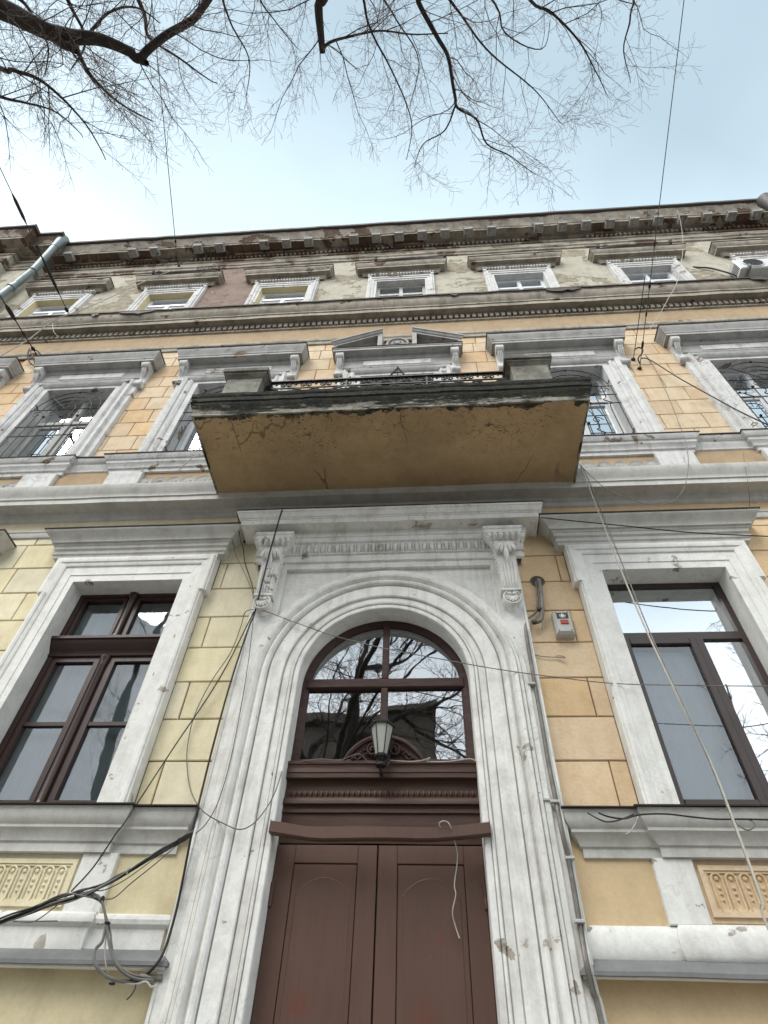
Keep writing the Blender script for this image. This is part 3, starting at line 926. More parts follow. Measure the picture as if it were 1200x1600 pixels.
SUR1 = [(0, .045), (.065, .045), (.068, .036), (.155, .036), (.158, .022), (.175, .012), (.19, .012), (.195, .0), (.215, -.008), (.235, -.004), (.24, .012), (.255, .014), (.257, .125)]
HOOD1 = [(.04, 6.09), (.105, 6.095), (.11, 6.125), (.125, 6.135), (.13, 6.16), (.105, 6.165), (.11, 6.195), (.13, 6.21), (.135, 6.245), (.15, 6.255), (.155, 6.28), (.175, 6.275), (.18, 6.30), (.19, 6.315), (.20, 6.33), (.235, 6.36), (.255, 6.375), (.262, 6.385), (.262, 6.405), (0, 6.435)]
for c in W1C:
    surround('window_surround', c, H1, 3.46, 5.765, SUR1, 'white_lower', ear=(.045, .19, 5.585), zs=1.30)
    hood('window_hood', c - .855, c + .855, HOOD1, 'white_course')
    mb = MB(); mb.rings(hood_rings(c - .855, c + .855, [(0, 6.437), (.275, 6.404), (.277, 6.413), (0, 6.447)]))
    put('hood_flashing', mb, 'dark_flashing', B, smooth=False)
    room(c, H1, 3.46, 5.765, .44)

def old_window(c):
    y = .26
    mb = MB()
    z0, z1 = 3.49, 5.80
    f = .055
    x0, x1 = c - H1, c + H1
    mb.box(x0, x0 + f, y, y + .09, z0, z1); mb.box(x1 - f, x1, y, y + .09, z0, z1)
    mb.box(x0 + f, x1 - f, y, y + .09, z1 - .075, z1); mb.box(x0 + f, x1 - f, y, y + .09, z0, z0 + .06)
    for (a, b) in ((x0 + f, c - .055), (c + .055, x1 - f)):      # casements
        for (za, zb, s) in ((z0 + .06, 4.965, .05), (5.185, z1 - .075, .035)):
            mb.box(a, a + s, y + .012, y + .07, za, zb); mb.box(b - s, b, y + .012, y + .07, za, zb)
            mb.box(a + s, b - s, y + .012, y + .07, zb - s, zb); mb.box(a + s, b - s, y + .012, y + .07, za, za + s)
        mb.box(a + .05, b - .05, y + .02, y + .06, 4.25, 4.285)
    mb.box(c - .055, c + .055, y + .02, y + .085, z0 + .06, 4.965); mb.box(c - .05, c + .05, y + .02, y + .085, 5.185, z1 - .075)
    w = put('window', mb, 'window_brown', B, smooth=False)
    tr = MB()                                          # heavy moulded transom
    tr.rings([[(x0 - .0, y + .02 - o, z), (x1 + .0, y + .02 - o, z)] for o, z in ((0, 4.965), (.03, 4.97), (.035, 4.99), (.02, 5.0), (.03, 5.03), (.06, 5.05), (.085, 5.09), (.09, 5.12), (.11, 5.125), (.11, 5.155), (.02, 5.18), (0, 5.185))])
    tr.prismx([(y + .02, 4.965), (y - .09, 5.125), (y - .09, 5.155), (y + .02, 5.185)], x0, x0 + .004)
    put('transom', tr, 'window_brown', w, ang=30)
    co = MB()
    for (za, zb) in ((z0 + .05, 4.96), (5.19, z1 - .04)):
        co.lathe((c, y + .01, za), [(.048, 0), (.05, .02), (.04, .035), (.036, .05), (.034, zb - za - .10), (.04, zb - za - .085), (.036, zb - za - .07), (.052, zb - za - .03), (.054, zb - za)], 14)
    put('mullion_column', co, 'window_brown', w, ang=50)
    for (a, b) in ((x0 + f + .05, c - .105), (c + .105, x1 - f - .05)):
        pane(a - .01, b + .01, z0 + .11, 4.252, y + .045, 'glass_soft', w, .001)
        pane(a - .01, b + .01, 4.283, 4.917, y + .045, 'glass_soft', w, -.002)
        pane(a - .02, b + .02, 5.21, z1 - .10, y + .045, 'glass_soft', w, .002)
    cloth(x0 + .02, x1 - .02, 3.5, 5.78, .415, 'curtain', w, .015, 11, c)
old_window(-2.735)
old_window(-5.46)

def new_window(c):
    y = .27
    x0, x1 = c - H1, c + H1
    z0, z1 = 3.49, 5.80
    mb = MB()
    f = .055
    xm = c + .155
    mb.box(x0, x0 + f, y, y + .07, z0, z1); mb.box(x1 - f, x1, y, y + .07, z0, z1)
    mb.box(x0 + f, x1 - f, y, y + .07, z1 - .07, z1); mb.box(x0 + f, x1 - f, y, y + .07, z0, z0 + .06)
    mb.box(x0 + f, x1 - f, y, y + .07, 5.075, 5.155)
    mb.box(xm - .035, xm + .035, y, y + .07, z0 + .06, 5.075)
    w = put('window', mb, 'pvc_brown', B, smooth=False)
    sa = MB()
    a, b, za, zb = x0 + f, xm - .035, z0 + .06, 5.075
    s = .062
    sa.cbox(a, a + s, y - .022, y + .04, za, zb, .006); sa.cbox(b - s, b, y - .022, y + .04, za, zb, .006)
    sa.cbox(a + s, b - s, y - .022, y + .04, za, za + s, .006); sa.cbox(a + s, b - s, y - .022, y + .04, zb - s, zb, .006)
    put('casement', sa, 'pvc_brown', w, smooth=False)
    pane(a + s - .005, b - s + .005, za + s - .005, zb - s + .005, y + .01, 'glass_soft', w)
    pane(xm + .03, x1 - f + .005, z0 + .055, 5.08, y + .03, 'glass_mirror', w)
    pane(x0 + f - .005, x1 - f + .005, 5.15, z1 - .065, y + .03, 'glass_mirror', w)
    cloth(a, b + .04, 3.5, 5.0, .365, 'net_curtain', w, .008, 34, 1)
new_window(2.735)
new_window(5.46)

# second floor -----------------------------------------------------------------
SUR2 = [(0, .06), (.09, .06), (.093, .045), (.11, .03), (.13, .02), (.15, .035), (.16, .05), (.20, .05), (.205, .03), (.24, .015), (.26, .01), (.27, .04), (.275, .06), (.35, .06), (.355, .075), (.36, .122)]
HOOD2 = [(.03, 10.26), (.04, 10.30), (.045, 10.31), (.06, 10.32), (.06, 10.54), (.075, 10.55), (.085, 10.60), (.10, 10.635), (.20, 10.64), (.215, 10.63), (.215, 10.68), (.225, 10.69), (.225, 10.72), (.235, 10.74), (.255, 10.80), (.27, 10.84), (.27, 10.865), (0, 10.905)]

def console(x, y, z0, z1, w, d, mat, leaf=True, parent=B):
    """scrolled bracket: broad volute above, small one below, hollow face between"""
    h = z1 - z0
    side = []
    n = 18
    for i in range(n + 1):
        t = i / n
        # y outline from the bottom up
        dd = d * (.30 + .12 * math.sin(t * PI * 1.0) * -1 + .70 * (t ** 2.2))
        if t < .18:
            dd = d * (.30 + .18 * math.sin(t / .18 * PI))
        side.append((y - dd, z0 + h * t))
    poly = [(y, z0)] + side + [(y, z1)]
    mb = MB()
    mb.prismx(poly, x - w / 2, x + w / 2)
    # scroll ends seen on both cheeks
    mb.lathe((x - w * .56, y - d * .30, z0 + h * .10), [(h * .085, 0), (h * .09, w * .03), (h * .09, w * 1.09), (h * .085, w * 1.12)], 14, 'x')
    mb.lathe((x - w * .56, y - d * .62, z1 - h * .14), [(h * .13, 0), (h * .14, w * .03), (h * .14, w * 1.09), (h * .13, w * 1.12)], 16, 'x')
    o = put('bracket', mb, mat, parent, ang=40)
    if leaf:
        lf = MB()
        lf.lathe((x, y - d * .78, z1 - h * .20), [(w * .30, .01), (w * .26, -.012), (w * .12, -.02), (0, -.022)], 10, 'y')
        for k in (-1, 0, 1):
            lf.tube([(x + k * w * .22, y - d * .80, z1 - h * .28), (x + k * w * .26, y - d * .62, z1 - h * .42), (x + k * w * .16, y - d * .45, z1 - h * .55)], [w * .12, w * .13, w * .03], 6)
        put('leaf', lf, mat, o)
    return o

for c in W2C:
    centre = abs(c - .03) < .01
    z0 = 7.3 if centre else 8.05
    surround('window_surround', c, H2, z0, 10.03, SUR2, 'white_upper', zs=.66, yr=.29, wob=.004)
    hood('window_hood', c - .83, c + .83, HOOD2 if not centre else HOOD2[:13] + [(0, 10.745)], 'grey_hood', wob=.004)
    dz = 0 if not centre else -.155
    mb = MB(); mb.rings(hood_rings(c - .83, c + .83, [(0, 10.908 + dz), (.28 + dz * .3, 10.868 + dz), (.285 + dz * .3, 10.876 + dz), (0, 10.92 + dz)]), wob=.004)
    put('hood_flashing', mb, 'dark_flashing', B, smooth=False)
    mb = MB(); mb.cbox(c - .55, c + .55, YW - .072, YW - .05, 10.36, 10.51, .008); put('frieze_panel', mb, 'white_upper', B, smooth=False)
    for s in (-1, 1):
        console(c + s * .93, YW, 10.02, 10.64, .115, .20, 'white_upper')
    room(c, H2, z0, 10.03, .39)

def white_window(c, h, z0, z1, y, mat, tz, glassm, parts=2):
    f = .06
    x0, x1 = c - h, c + h
    mb = MB()
    mb.box(x0, x0 + f, y, y + .08, z0, z1); mb.box(x1 - f, x1, y, y + .08, z0, z1)
    mb.box(x0 + f, x1 - f, y, y + .08, z1 - f, z1); mb.box(x0 + f, x1 - f, y, y + .08, z0, z0 + f)
    mb.cbox(x0 + f, x1 - f, y - .02, y + .08, tz, tz + .085, .008)
    mb.cbox(c - .045, c + .045, y - .02, y + .08, z0 + f, tz, .008)
    if parts == 2:
        mb.box(c - .035, c + .035, y, y + .08, tz + .085, z1 - f)
    w = put('window', mb, mat, B, smooth=False)
    s = .05
    sm = MB()
    for (a, b) in ((x0 + f, c - .045), (c + .045, x1 - f)):
        za, zb = z0 + f, tz
        sm.cbox(a, a + s, y + .005, y + .06, za, zb, .005); sm.cbox(b - s, b, y + .005, y + .06, za, zb, .005)
        sm.cbox(a + s, b - s, y + .005, y + .06, za, za + s, .005); sm.cbox(a + s, b - s, y + .005, y + .06, zb - s, zb, .005)
        pane(a + s - .003, b - s + .003, za + s - .003, zb - s + .003, y + .03, glassm, w, random.uniform(-.004, .004))
    put('casement', sm, mat, w, smooth=False)
    if parts == 2:
        pane(x0 + f, c - .035, tz + .085, z1 - f, y + .04, glassm, w, .003)
        pane(c + .035, x1 - f, tz + .085, z1 - f, y + .04, glassm, w, -.003)
    else:
        pane(x0 + f, x1 - f, tz + .085, z1 - f, y + .04, glassm, w, .003)
    return w

def arc_pts(cx, y, cz, r, a0, a1, n=14):
    return [(cx + r * math.cos(a0 + (a1 - a0) * i / n), y, cz + r * math.sin(a0 + (a1 - a0) * i / n)) for i in range(n + 1)]

def grille(c, w, variant):
    y = .075
    x0, x1 = c - H2 - .0, c + H2 + .0
    mb = MB()
    r = .0075
    zt = 9.42
    xs = [x0 + .03 + (x1 - x0 - .06) * i / 8 for i in range(9)]
    for i, x in enumerate(xs):
        top = zt if i not in (2, 4, 6) else zt - .22
        if variant == 1 and i in (1, 3, 5, 7):
            mb.tube(smooth_path([(x, y, 8.06), (x, y, 8.85), (x + .05, y, 8.95), (x - .05, y, 9.05), (x, y, 9.12), (x, y, top)], 4), r, 5)
        else:
            mb.tube([(x, y, 8.06), (x, y, top)], r, 5)
        if i in (2, 4, 6):
            mb.lathe((x, y, top), [(.004, 0), (.018, .012), (.022, .03), (.014, .05), (.0, .056)], 8)
    for z in (8.12, 8.70, 8.95, zt) if variant == 0 else (8.12, 8.95, 9.18, zt):
        mb.tube([(x0 - .02, y, z), (x1 + .02, y, z)], r, 5)
    for rr in (.52, .38, .27, .14):
        mb.tube(arc_pts(c, y, zt, rr, 0, PI), r * .9, 5)
    for a in (PI / 2, PI * .25, PI * .75):
        mb.tube([(c + .05 * math.cos(a), y, zt + .05 * math.sin(a)), (c + .52 * math.cos(a), y, zt + .52 * math.sin(a))], r * .8, 5)
    mb.lathe((c, y, zt + .5), [(.004, 0), (.02, .012), (.022, .03), (.0, .05)], 8)
    for s in (-1, 1):                                   # curls under the fan
        for k in range(2):
            cx = c + s * (.16 + .25 * k)
            mb.tube([(cx + (.09 - .0055 * i) * math.cos(i * .55), y, zt - .12 + (.09 - .0055 * i) * math.sin(i * .55)) for i in range(14)], r * .8, 5)
    for z in (8.3, 9.6):
        for s in (-1, 1):
            mb.tube([(c + s * H2, y, z), (c + s * (H2 - .02), y + .05, z - .03), (c + s * (H2 + .01), y + .1, z - .03)], r, 5)
    put('grille', mb, 'black_iron', w)

for c in W2C:
    if abs(c - .03) < .01:
        w = white_window(c, H2, 7.3, 10.03, .29, 'old_white_wood', 9.45, 'glass_upper')
    else:
        var = 0 if c < -3 else 1
        w = white_window(c, H2, 8.05, 10.03, .29, 'old_white_wood' if c < -3 else 'pvc_white', 9.30, 'glass_upper')
        grille(c, w, var)
# balcony-door pediment: two broken rakes, a round boss between
for s in (-1, 1):
    xa, za = .03 + s * 1.10, 10.90
    xb, zb = .03 + s * .25, 11.31
    mb = MB()
    rk = [(0, .0), (.27, .0), (.27, -.03), (.255, -.035), (.235, -.075), (.215, -.085), (.215, -.125), (.12, -.13), (.11, -.15), (.09, -.16), (.09, -.175), (0, -.18)]
    n = 8
    ringa = []
    for o, t in rk:
        ringa.append([(xa + (xb - xa) * i / n + (s * (o - .27) if i == 0 else 0), YW - o, za + (zb - za) * i / n + t) for i in range(n + 1)])
    mb.rings(ringa, wob=.002)
    # the broken end shows the moulding in section, returned down to the hood
    mb.add([(xb, YW - o, zb + t) for o, t in rk], [tuple(range(len(rk)))])
    mb.box(xb, xb + s * .075, YW - .215, YW - .01, 10.75, zb - .13)
    put('broken_pediment', mb, 'grey_hood', B, ang=30)
    mb = MB(); mb.prism([(xa - s * .12, 10.75), (xb + s * .075, 10.75), (xb + s * .075, zb - .16), (xa - s * .12, 10.79)], YW - .05, YW)
    put('pediment_field', mb, 'dirty_cornice', B, smooth=False)
mb = MB()
mb.lathe((.035, YW, 10.93), [(.20, 0), (.20, -.15), (.185, -.17), (.16, -.17), (.15, -.13), (.12, -.13), (.11, -.16), (.08, -.17), (.06, -.14), (.04, -.18), (0, -.19)], 24, 'y')
put('pediment_boss', mb, 'grey_hood', B)

# third floor ------------------------------------------------------------------
SUR3 = [(0, .075), (.05, .075), (.053, .06), (.10, .055), (.11, .04), (.15, .04), (.16, .06), (.19, .065), (.20, .122)]
HOOD3 = [(.03, 14.50), (.05, 14.52), (.06, 14.56), (.075, 14.60), (.09, 14.63), (.155, 14.635), (.17, 14.625), (.17, 14.69), (.18, 14.70), (.20, 14.76), (.215, 14.80), (.215, 14.83), (0, 14.87)]
for i, c in enumerate(W3C):
    yel = i < 3
    surround('window_surround', c, H3, 12.7, 14.15, SUR3, 'white_upper', zs=1.15, yr=.21, wob=.005, reveal_mat='yellow_reveal' if yel else 'white_upper')
    hood('window_hood', c - .76, c + .76, HOOD3, 'dirty_cornice', wob=.007)
    mb = MB(); mb.rings(hood_rings(c - .76, c + .76, [(0, 14.873), (.225, 14.832), (.23, 14.842), (0, 14.885)]), wob=.007)
    put('hood_flashing', mb, 'dark_flashing', B, smooth=False)
    mb = MB()
    x = c - .70
    while x < c + .68:                                  # bead row, one pixel each
        if random.random() > .06:
            mb.box(x, x + .036, YW - .085, YW - .02, 14.455, 14.505)
        x += .062
    put('dentil_row', mb, 'white_upper', B, kind='stuff', smooth=False)
    mb = MB()
    for s in (-1, 1):
        mb.cbox(c + s * .66 - .035, c + s * .66 + .035, YW - .075, YW, 14.36, 14.45, .01)
    put('surround_ear', mb, 'white_upper', B, smooth=False)
    room(c, H3, 12.75, 14.15, .31)
    white_window(c, H3, 12.75, 14.15, .21, 'pvc_white' if i != 3 else 'old_white_wood', 13.72 if yel else 13.64, 'glass_upper', 1 if yel else 2)
# iron rack and pipe stubs above some third-floor hoods
for c in (-4.75, .25, 5.0):
    mb = MB()
    for z, y in ((14.98, -.05), (15.05, -.02)):
        mb.tube([(c - .75, y, z), (c - .2, y - .03, z + .015), (c + .75, y, z)], .018, 5)
    for s in (-1, 1):
        mb.tube([(c + s * .75, YW, 15.0), (c + s * .75, -.1, 15.0), (c + s * .75, -.12, 15.06)], .035, 7)
    put('iron_rack', mb, 'grey_iron', B)

# ================================================================ portal
ZA, RA = 4.554, 0.739
def arch_ring(r, y, z0=0.0, nj=14, na=40):
    pts = [(-r, y, z0 + (ZA - z0) * i / nj) for i in range(nj)]
    pts += [(-r * math.cos(PI * i / na), y, ZA + r * math.sin(PI * i / na)) for i in range(na + 1)]
    pts += [(r, y, ZA + (z0 - ZA) * (i + 1) / nj) for i in range(nj)]
    return pts
YP = .03
ARCH = [(.739, .40), (.739, .016), (.746, .008), (.782, .008), (.784, .022), (.788, .022), (.790, -.002), (.803, -.008), (.810, .0), (.812, .030), (.818, .030), (.820, .018), (.876, .018), (.878, .034), (.884, .034), (.886, -.004), (.892, -.008), (1.004, -.008), (1.006, .026),
        (1.016, .026), (1.018, -.014), (1.030, -.034), (1.048, -.042), (1.062, -.034), (1.070, -.010), (1.076, .004), (1.084, .004), (1.092, -.018), (1.112, -.044), (1.134, -.052), (1.140, -.050), (1.142, -.012), (1.150, -.004), (1.154, -.020), (1.176, -.022), (1.179, .012), (1.186, .014), (1.190, .004), (1.226, .004), (1.235, .014), (1.237, .078)]
mb = MB()
mb.rings([arch_ring(r, y) for r, y in ARCH], wob=.0022)
put('arch_moulding', mb, 'white_portal', B, ang=30)

mb = MB()                                              # slab that carries the arch, with sunk spandrels
RO = 1.234
def zarc(x):
    return ZA + math.sqrt(max(0, RO * RO - x * x))
XS, ZT, ZF = 1.05, 5.855, 5.935
n = 26
for s in (-1, 1):
    for i in range(n):
        xa, xb = s * XS * i / n, s * XS * (i + 1) / n
        mb.add([(xa, .075, zarc(xa) - .01), (xb, .075, zarc(xb) - .01), (xb, .075, ZT), (xa, .075, ZT)], [(0, 1, 2, 3)])
    mb.add([(0, .075, ZT), (s * XS, .075, ZT), (s * XS, YP, ZT), (0, YP, ZT)], [(0, 1, 2, 3)])
    mb.add([(s * XS, .075, zarc(XS) - .02), (s * XS, .075, ZT), (s * XS, YP, ZT), (s * XS, YP, zarc(XS) - .02)], [(0, 1, 2, 3)])
    mb.add([(0, YP, ZT), (s * 1.322, YP, ZT), (s * 1.322, YP, ZF + .05), (0, YP, ZF + .05)], [(0, 1, 2, 3)])
    zl = [0, 1, 2, 3, 4, ZA] + [ZA + (zarc(XS) - ZA) * (i + 1) / 8 for i in range(8)] + [5.4, 5.6, ZT]
    for a, b in zip(zl[:-1], zl[1:]):
        def xin(z):
            if z <= ZA: return RO - .004
            q = RO * RO - (z - ZA) ** 2
            return max(XS, math.sqrt(q) if q > 0 else 0)
        mb.add([(s * xin(a), YP, a), (s * 1.322, YP, a), (s * 1.322, YP, b), (s * xin(b), YP, b)], [(0, 1, 2, 3)])
    mb.add([(s * 1.322, YP, 0), (s * 1.322, YW + .02, 0), (s * 1.322, YW + .02, ZF + .3), (s * 1.322, YP, ZF + .3)], [(0, 1, 2, 3)])
    mb.add([(s * 1.322, YP - .004, 0), (s * 1.322, YP - .004, 5.3), (s * 1.300, YP - .008, 5.3), (s * 1.300, YP - .008, 0)], [(0, 1, 2, 3)])
put('portal_slab', mb, 'white_portal', B, smooth=False)

PH = [(.09, 5.93), (.115, 5.935), (.12, 5.96), (.12, 5.99), (.105, 5.995), (.105, 6.03), (.125, 6.035), (.13, 6.175), (.155, 6.19), (.16, 6.245), (.175, 6.25), (.18, 6.33), (.195, 6.34), (.29, 6.345), (.308, 6.328),
      (.308, 6.392), (.318, 6.395), (.318, 6.408), (.332, 6.412), (.345, 6.43), (.355, 6.465), (.365, 6.47), (.365, 6.50), (0, 6.535)]
hood('portal_cornice', -1.285, 1.285, PH, 'white_portal', wob=.003)
mb = MB(); mb.rings(hood_rings(-1.285, 1.285, [(0, 6.54), (.372, 6.502), (.374, 6.51), (0, 6.55)])); put('hood_flashing', mb, 'dark_flashing', B, smooth=False)
mb = MB()                                              # egg and dart, 6 px pieces
x = -1.0
while x < 1.02:
    mb.lathe((x, YW - .125, 6.105), [(.002, -.062), (.018, -.055), (.026, -.02), (.027, .02), (.02, .055), (.004, .062)], 7)
    mb.box(x + .034, x + .042, YW - .15, YW - .12, 6.05, 6.165)
    x += .077
put('egg_and_dart', mb, 'white_portal', B, kind='stuff', ang=60)

def portal_console(s):
    x = s * 1.20
    # cap with leaf-carved ovolo
    cap = MB()
    cap.rings([[(x - w, YP, z), (x - w, YP - d, z), (x + w, YP - d, z), (x + w, YP, z)] for w, d, z in
               ((.105, .10, 6.02), (.135, .12, 6.055), (.165, .15, 6.10), (.18, .165, 6.125), (.185, .17, 6.14), (.19, .18, 6.145), (.19, .18, 6.19), (.2, .19, 6.20), (.2, .19, 6.235))])
    for i in range(6):
        cx = x - .15 + i * .06
        cap.tube([(cx, YP - .175, 6.145), (cx + .008, YP - .168, 6.11), (cx - .004, YP - .14, 6.075)], [.018, .022, .010], 6)
    o = put('bracket', cap, 'white_portal', B, ang=35)
    # body: S curve, narrower at the foot
    h0, h1 = 5.30, 6.03
    mb = MB()
    prof = []
    for i in range(25):
        t = i / 24
        d = .085 + .075 * (t ** 1.6) + .016 * math.sin(t * PI * 2)
        prof.append((d, h0 + .13 + (h1 - h0 - .13) * t, .074 + .028 * t))
    mb.rings([[(x - w, YP, z), (x - w, YP - d, z), (x + w, YP - d, z), (x + w, YP, z)] for d, z, w in prof])
    put('bracket_body', mb, 'white_portal', o, ang=35)
    fl = MB()                                          # reeds on the face
    for k in range(5):
        u = -1 + .5 * k
        pts = []
        for d, z, w in prof[1:15]:
            pts.append((x + u * (w - .022), YP - d - .003, z))
        fl.tube(pts, [.004] + [.0105] * (len(pts) - 2) + [.004], 6)
    fl.box(x - .094, x + .094, YP - .108, YP, h0 + .118, h0 + .140)
    for sg in (-1, 1):                                 # beaded cheeks
        for i in range(7):
            t = .45 + .5 * i / 6
            d, z, w = prof[int(t * 24)]
            fl.lathe((x + sg * (w + .004), YP - d * .55, z), [(.006, -.02), (.016, 0), (.006, .02)], 7)
    put('reeds', fl, 'white_portal', o, ang=50)
    lf = MB()                                          # acanthus over the upper half
    dz = prof[18]
    for k in range(-2, 3):
        spread = k * .034
        pts = [(x + spread * .5, YP - .150, 6.0), (x + spread * 1.0, YP - .168, 5.955), (x + spread * 1.3, YP - .158, 5.90), (x + spread * 1.15, YP - .145, 5.86 + abs(k) * .022)]
        lf.tube(smooth_path(pts, 3), [.012, .016, .020, .022, .022, .021, .019, .015, .009, .003], 6)
    lf.tube(smooth_path([(x, YP - .165, 5.93), (x, YP - .165, 5.86), (x, YP - .150, 5.80), (x, YP - .142, 5.765)], 3), [.010, .018, .024, .028, .028, .024, .018, .012, .008, .003], 7)
    for sg in (-1, 1):
        lf.tube([(x + sg * .10 + sg * (.032 - .0022 * i) * math.cos(i * .6), YP - .13, 6.0 + (.032 - .0022 * i) * math.sin(i * .6)) for i in range(13)], .007, 5)
    put('leaf', lf, 'white_portal', o, ang=60)
    rd = MB()                                          # foot: shell roundel
    cz = h0 + .045
    rd.lathe((x, YP, cz), [(.088, 0), (.090, -.088), (.084, -.100), (.074, -.100), (.072, -.086), (.0, -.082)], 20, 'y')
    for k in range(7):
        a = PI + PI * k / 6 * .9 + .15
        rd.tube([(x, YP - .093, cz + .005), (x + .035 * math.cos(a), YP - .103, cz + .035 * math.sin(a)), (x + .066 * math.cos(a), YP - .096, cz + .062 * math.sin(a))], [.006, .011, .010], 6)
    for sg in (-1, 1):
        rd.lathe((x + sg * .024, YP - .086, cz + .035), [(.022, 0), (.020, -.016), (.010, -.024), (0, -.026)], 9, 'y')
    rd.lathe((x, YP, cz - .07), [(.05, -.0), (.03, -.06), (.0, -.07)], 10, 'y')
    put('shell', rd, 'white_portal', o, ang=55)
portal_console(-1)
portal_console(1)

# arched fanlight ---------------------------------------------------------------
YF = .20
mb = MB()
def half_ring(r, y, z0):
    return arch_ring(r, y, z0, 4, 36)
mb.rings([half_ring(.745, YF + .07, 3.87), half_ring(.745, YF, 3.87), half_ring(.70, YF, 3.87), half_ring(.675, YF + .02, 3.87), half_ring(.665, YF + .07, 3.87)])
fan = put('fanlight', mb, 'arch_frame', B, ang=40)
mb = MB()
mb.cbox(-.70, .70, YF - .012, YF + .06, 4.548, 4.640, .008)
mb.cbox(-.030, .030, YF - .006, YF + .06, 4.640, ZA + .705, .006)
mb.cbox(-.030, .030, YF - .006, YF + .06, 3.88, 4.548, .006)
mb.cbox(-.70, .70, YF - .0, YF + .06, 3.86, 3.90, .006)
put('glazing_bars', mb, 'arch_frame', fan, smooth=False)
def arch_pane(x0, x1, z0, top):
    mb = MB()
    n = 16
    lo, hi = [], []
    for i in range(n + 1):
        x = x0 + (x1 - x0) * i / n
        zt = min(top, ZA + math.sqrt(max(0, .69 ** 2 - x * x))) if top > 4.7 else top
        lo.append((x, YF + .035, z0)); hi.append((x, YF + .035 + (.004 if x0 < 0 else -.003) * (z0 < 4), max(z0, zt)))
    mb.rings([lo, hi])
    put('pane', mb, 'glass_arch', fan, smooth=False, recalc=False)
arch_pane(-.69, -.025, 4.635, 9); arch_pane(.025, .69, 4.635, 9)
arch_pane(-.69, -.025, 3.89, 4.552); arch_pane(.025, .69, 3.89, 4.552)
mb = MB()
mb.add([(-1.2, .6, 0), (1.2, .6, 0), (1.2, .6, 5.8), (-1.2, .6, 5.8), (-1.2, 3, 0), (1.2, 3, 0), (1.2, 3, 5.8), (-1.2, 3, 5.8)], [(0, 4, 7, 3), (1, 2, 6, 5), (4, 5, 6, 7), (3, 7, 6, 2), (0, 1, 5, 4)])
put('room', mb, 'interior', B, smooth=False, recalc=False)

# entablature between fanlight and door ------------------------------------------
def xbar(name, pts, x0, x1, mat, parent=B, wob=.002, **k):
    mb = MB()
    n = 14
    pts = [(.12 + (y - .145) * .45, z - .045 * max(0, (z - 3.5) / .4)) for y, z in pts]
    mb.rings([[(x0 + (x1 - x0) * i / n, y, z) for i in range(n + 1)] for y, z in pts], wob=wob)
    return put(name, mb, mat, parent, ang=32, **k)
dr = xbar('door_entablature', [(.42, 3.93), (.16, 3.895), (.145, 3.885), (.145, 3.865), (.165, 3.86), (.17, 3.835), (.155, 3.825), (.15, 3.79), (.165, 3.785), (.165, 3.745), (.185, 3.74), (.27, 3.738), (.285, 3.72), (.285, 3.66), (.27, 3.655), (.27, 3.60),
     (.25, 3.595), (.225, 3.575), (.215, 3.555), (.215, 3.535), (.275, 3.53), (.28, 3.505), (.265, 3.50), (.265, 3.475), (.30, 3.47), (.305, 3.385), (.255, 3.375), (.25, 3.36), (.31, 3.35), (.33, 3.27)], -.738, .738, 'transom_brown')
mb = MB()
x = -.70
while x < .70:                                          # small carved leaves, under 5 px each
    mb.tube([(x, .176, 3.634), (x + .004, .168, 3.612), (x, .172, 3.590)], [.008, .014, .006], 5)
    mb.tube([(x + .02, .175, 3.632), (x + .024, .171, 3.612), (x + .02, .175, 3.592)], [.003, .006, .003], 4)
    x += .041
put('carved_leaf_row', mb, 'transom_brown', dr, kind='stuff', ang=60)
mb = MB()                                               # bent sheet-iron rain bar
n = 16
rr = []
for o, z in ((0.06, 3.335), (.012, 3.330), (.0, 3.322), (.0, 3.255), (.01, 3.247), (.06, 3.25)):
    ring = []
    for i in range(n + 1):
        t = i / n
        sag = .042 * min(1, min(t / .22, (1 - t) / .28)) if True else 0
        ring.append((-.755 + 1.54 * t, -.055 + o + .012 * math.sin(t * 9), z - sag))
    rr.append(ring)
mb.rings(rr)
mb.box(-.755, -.750, -.055, .02, 3.25, 3.33); mb.box(.780, .785, -.055, .02, 3.25, 3.33)
put('rain_bar', mb, 'door_brown', dr, ang=40)

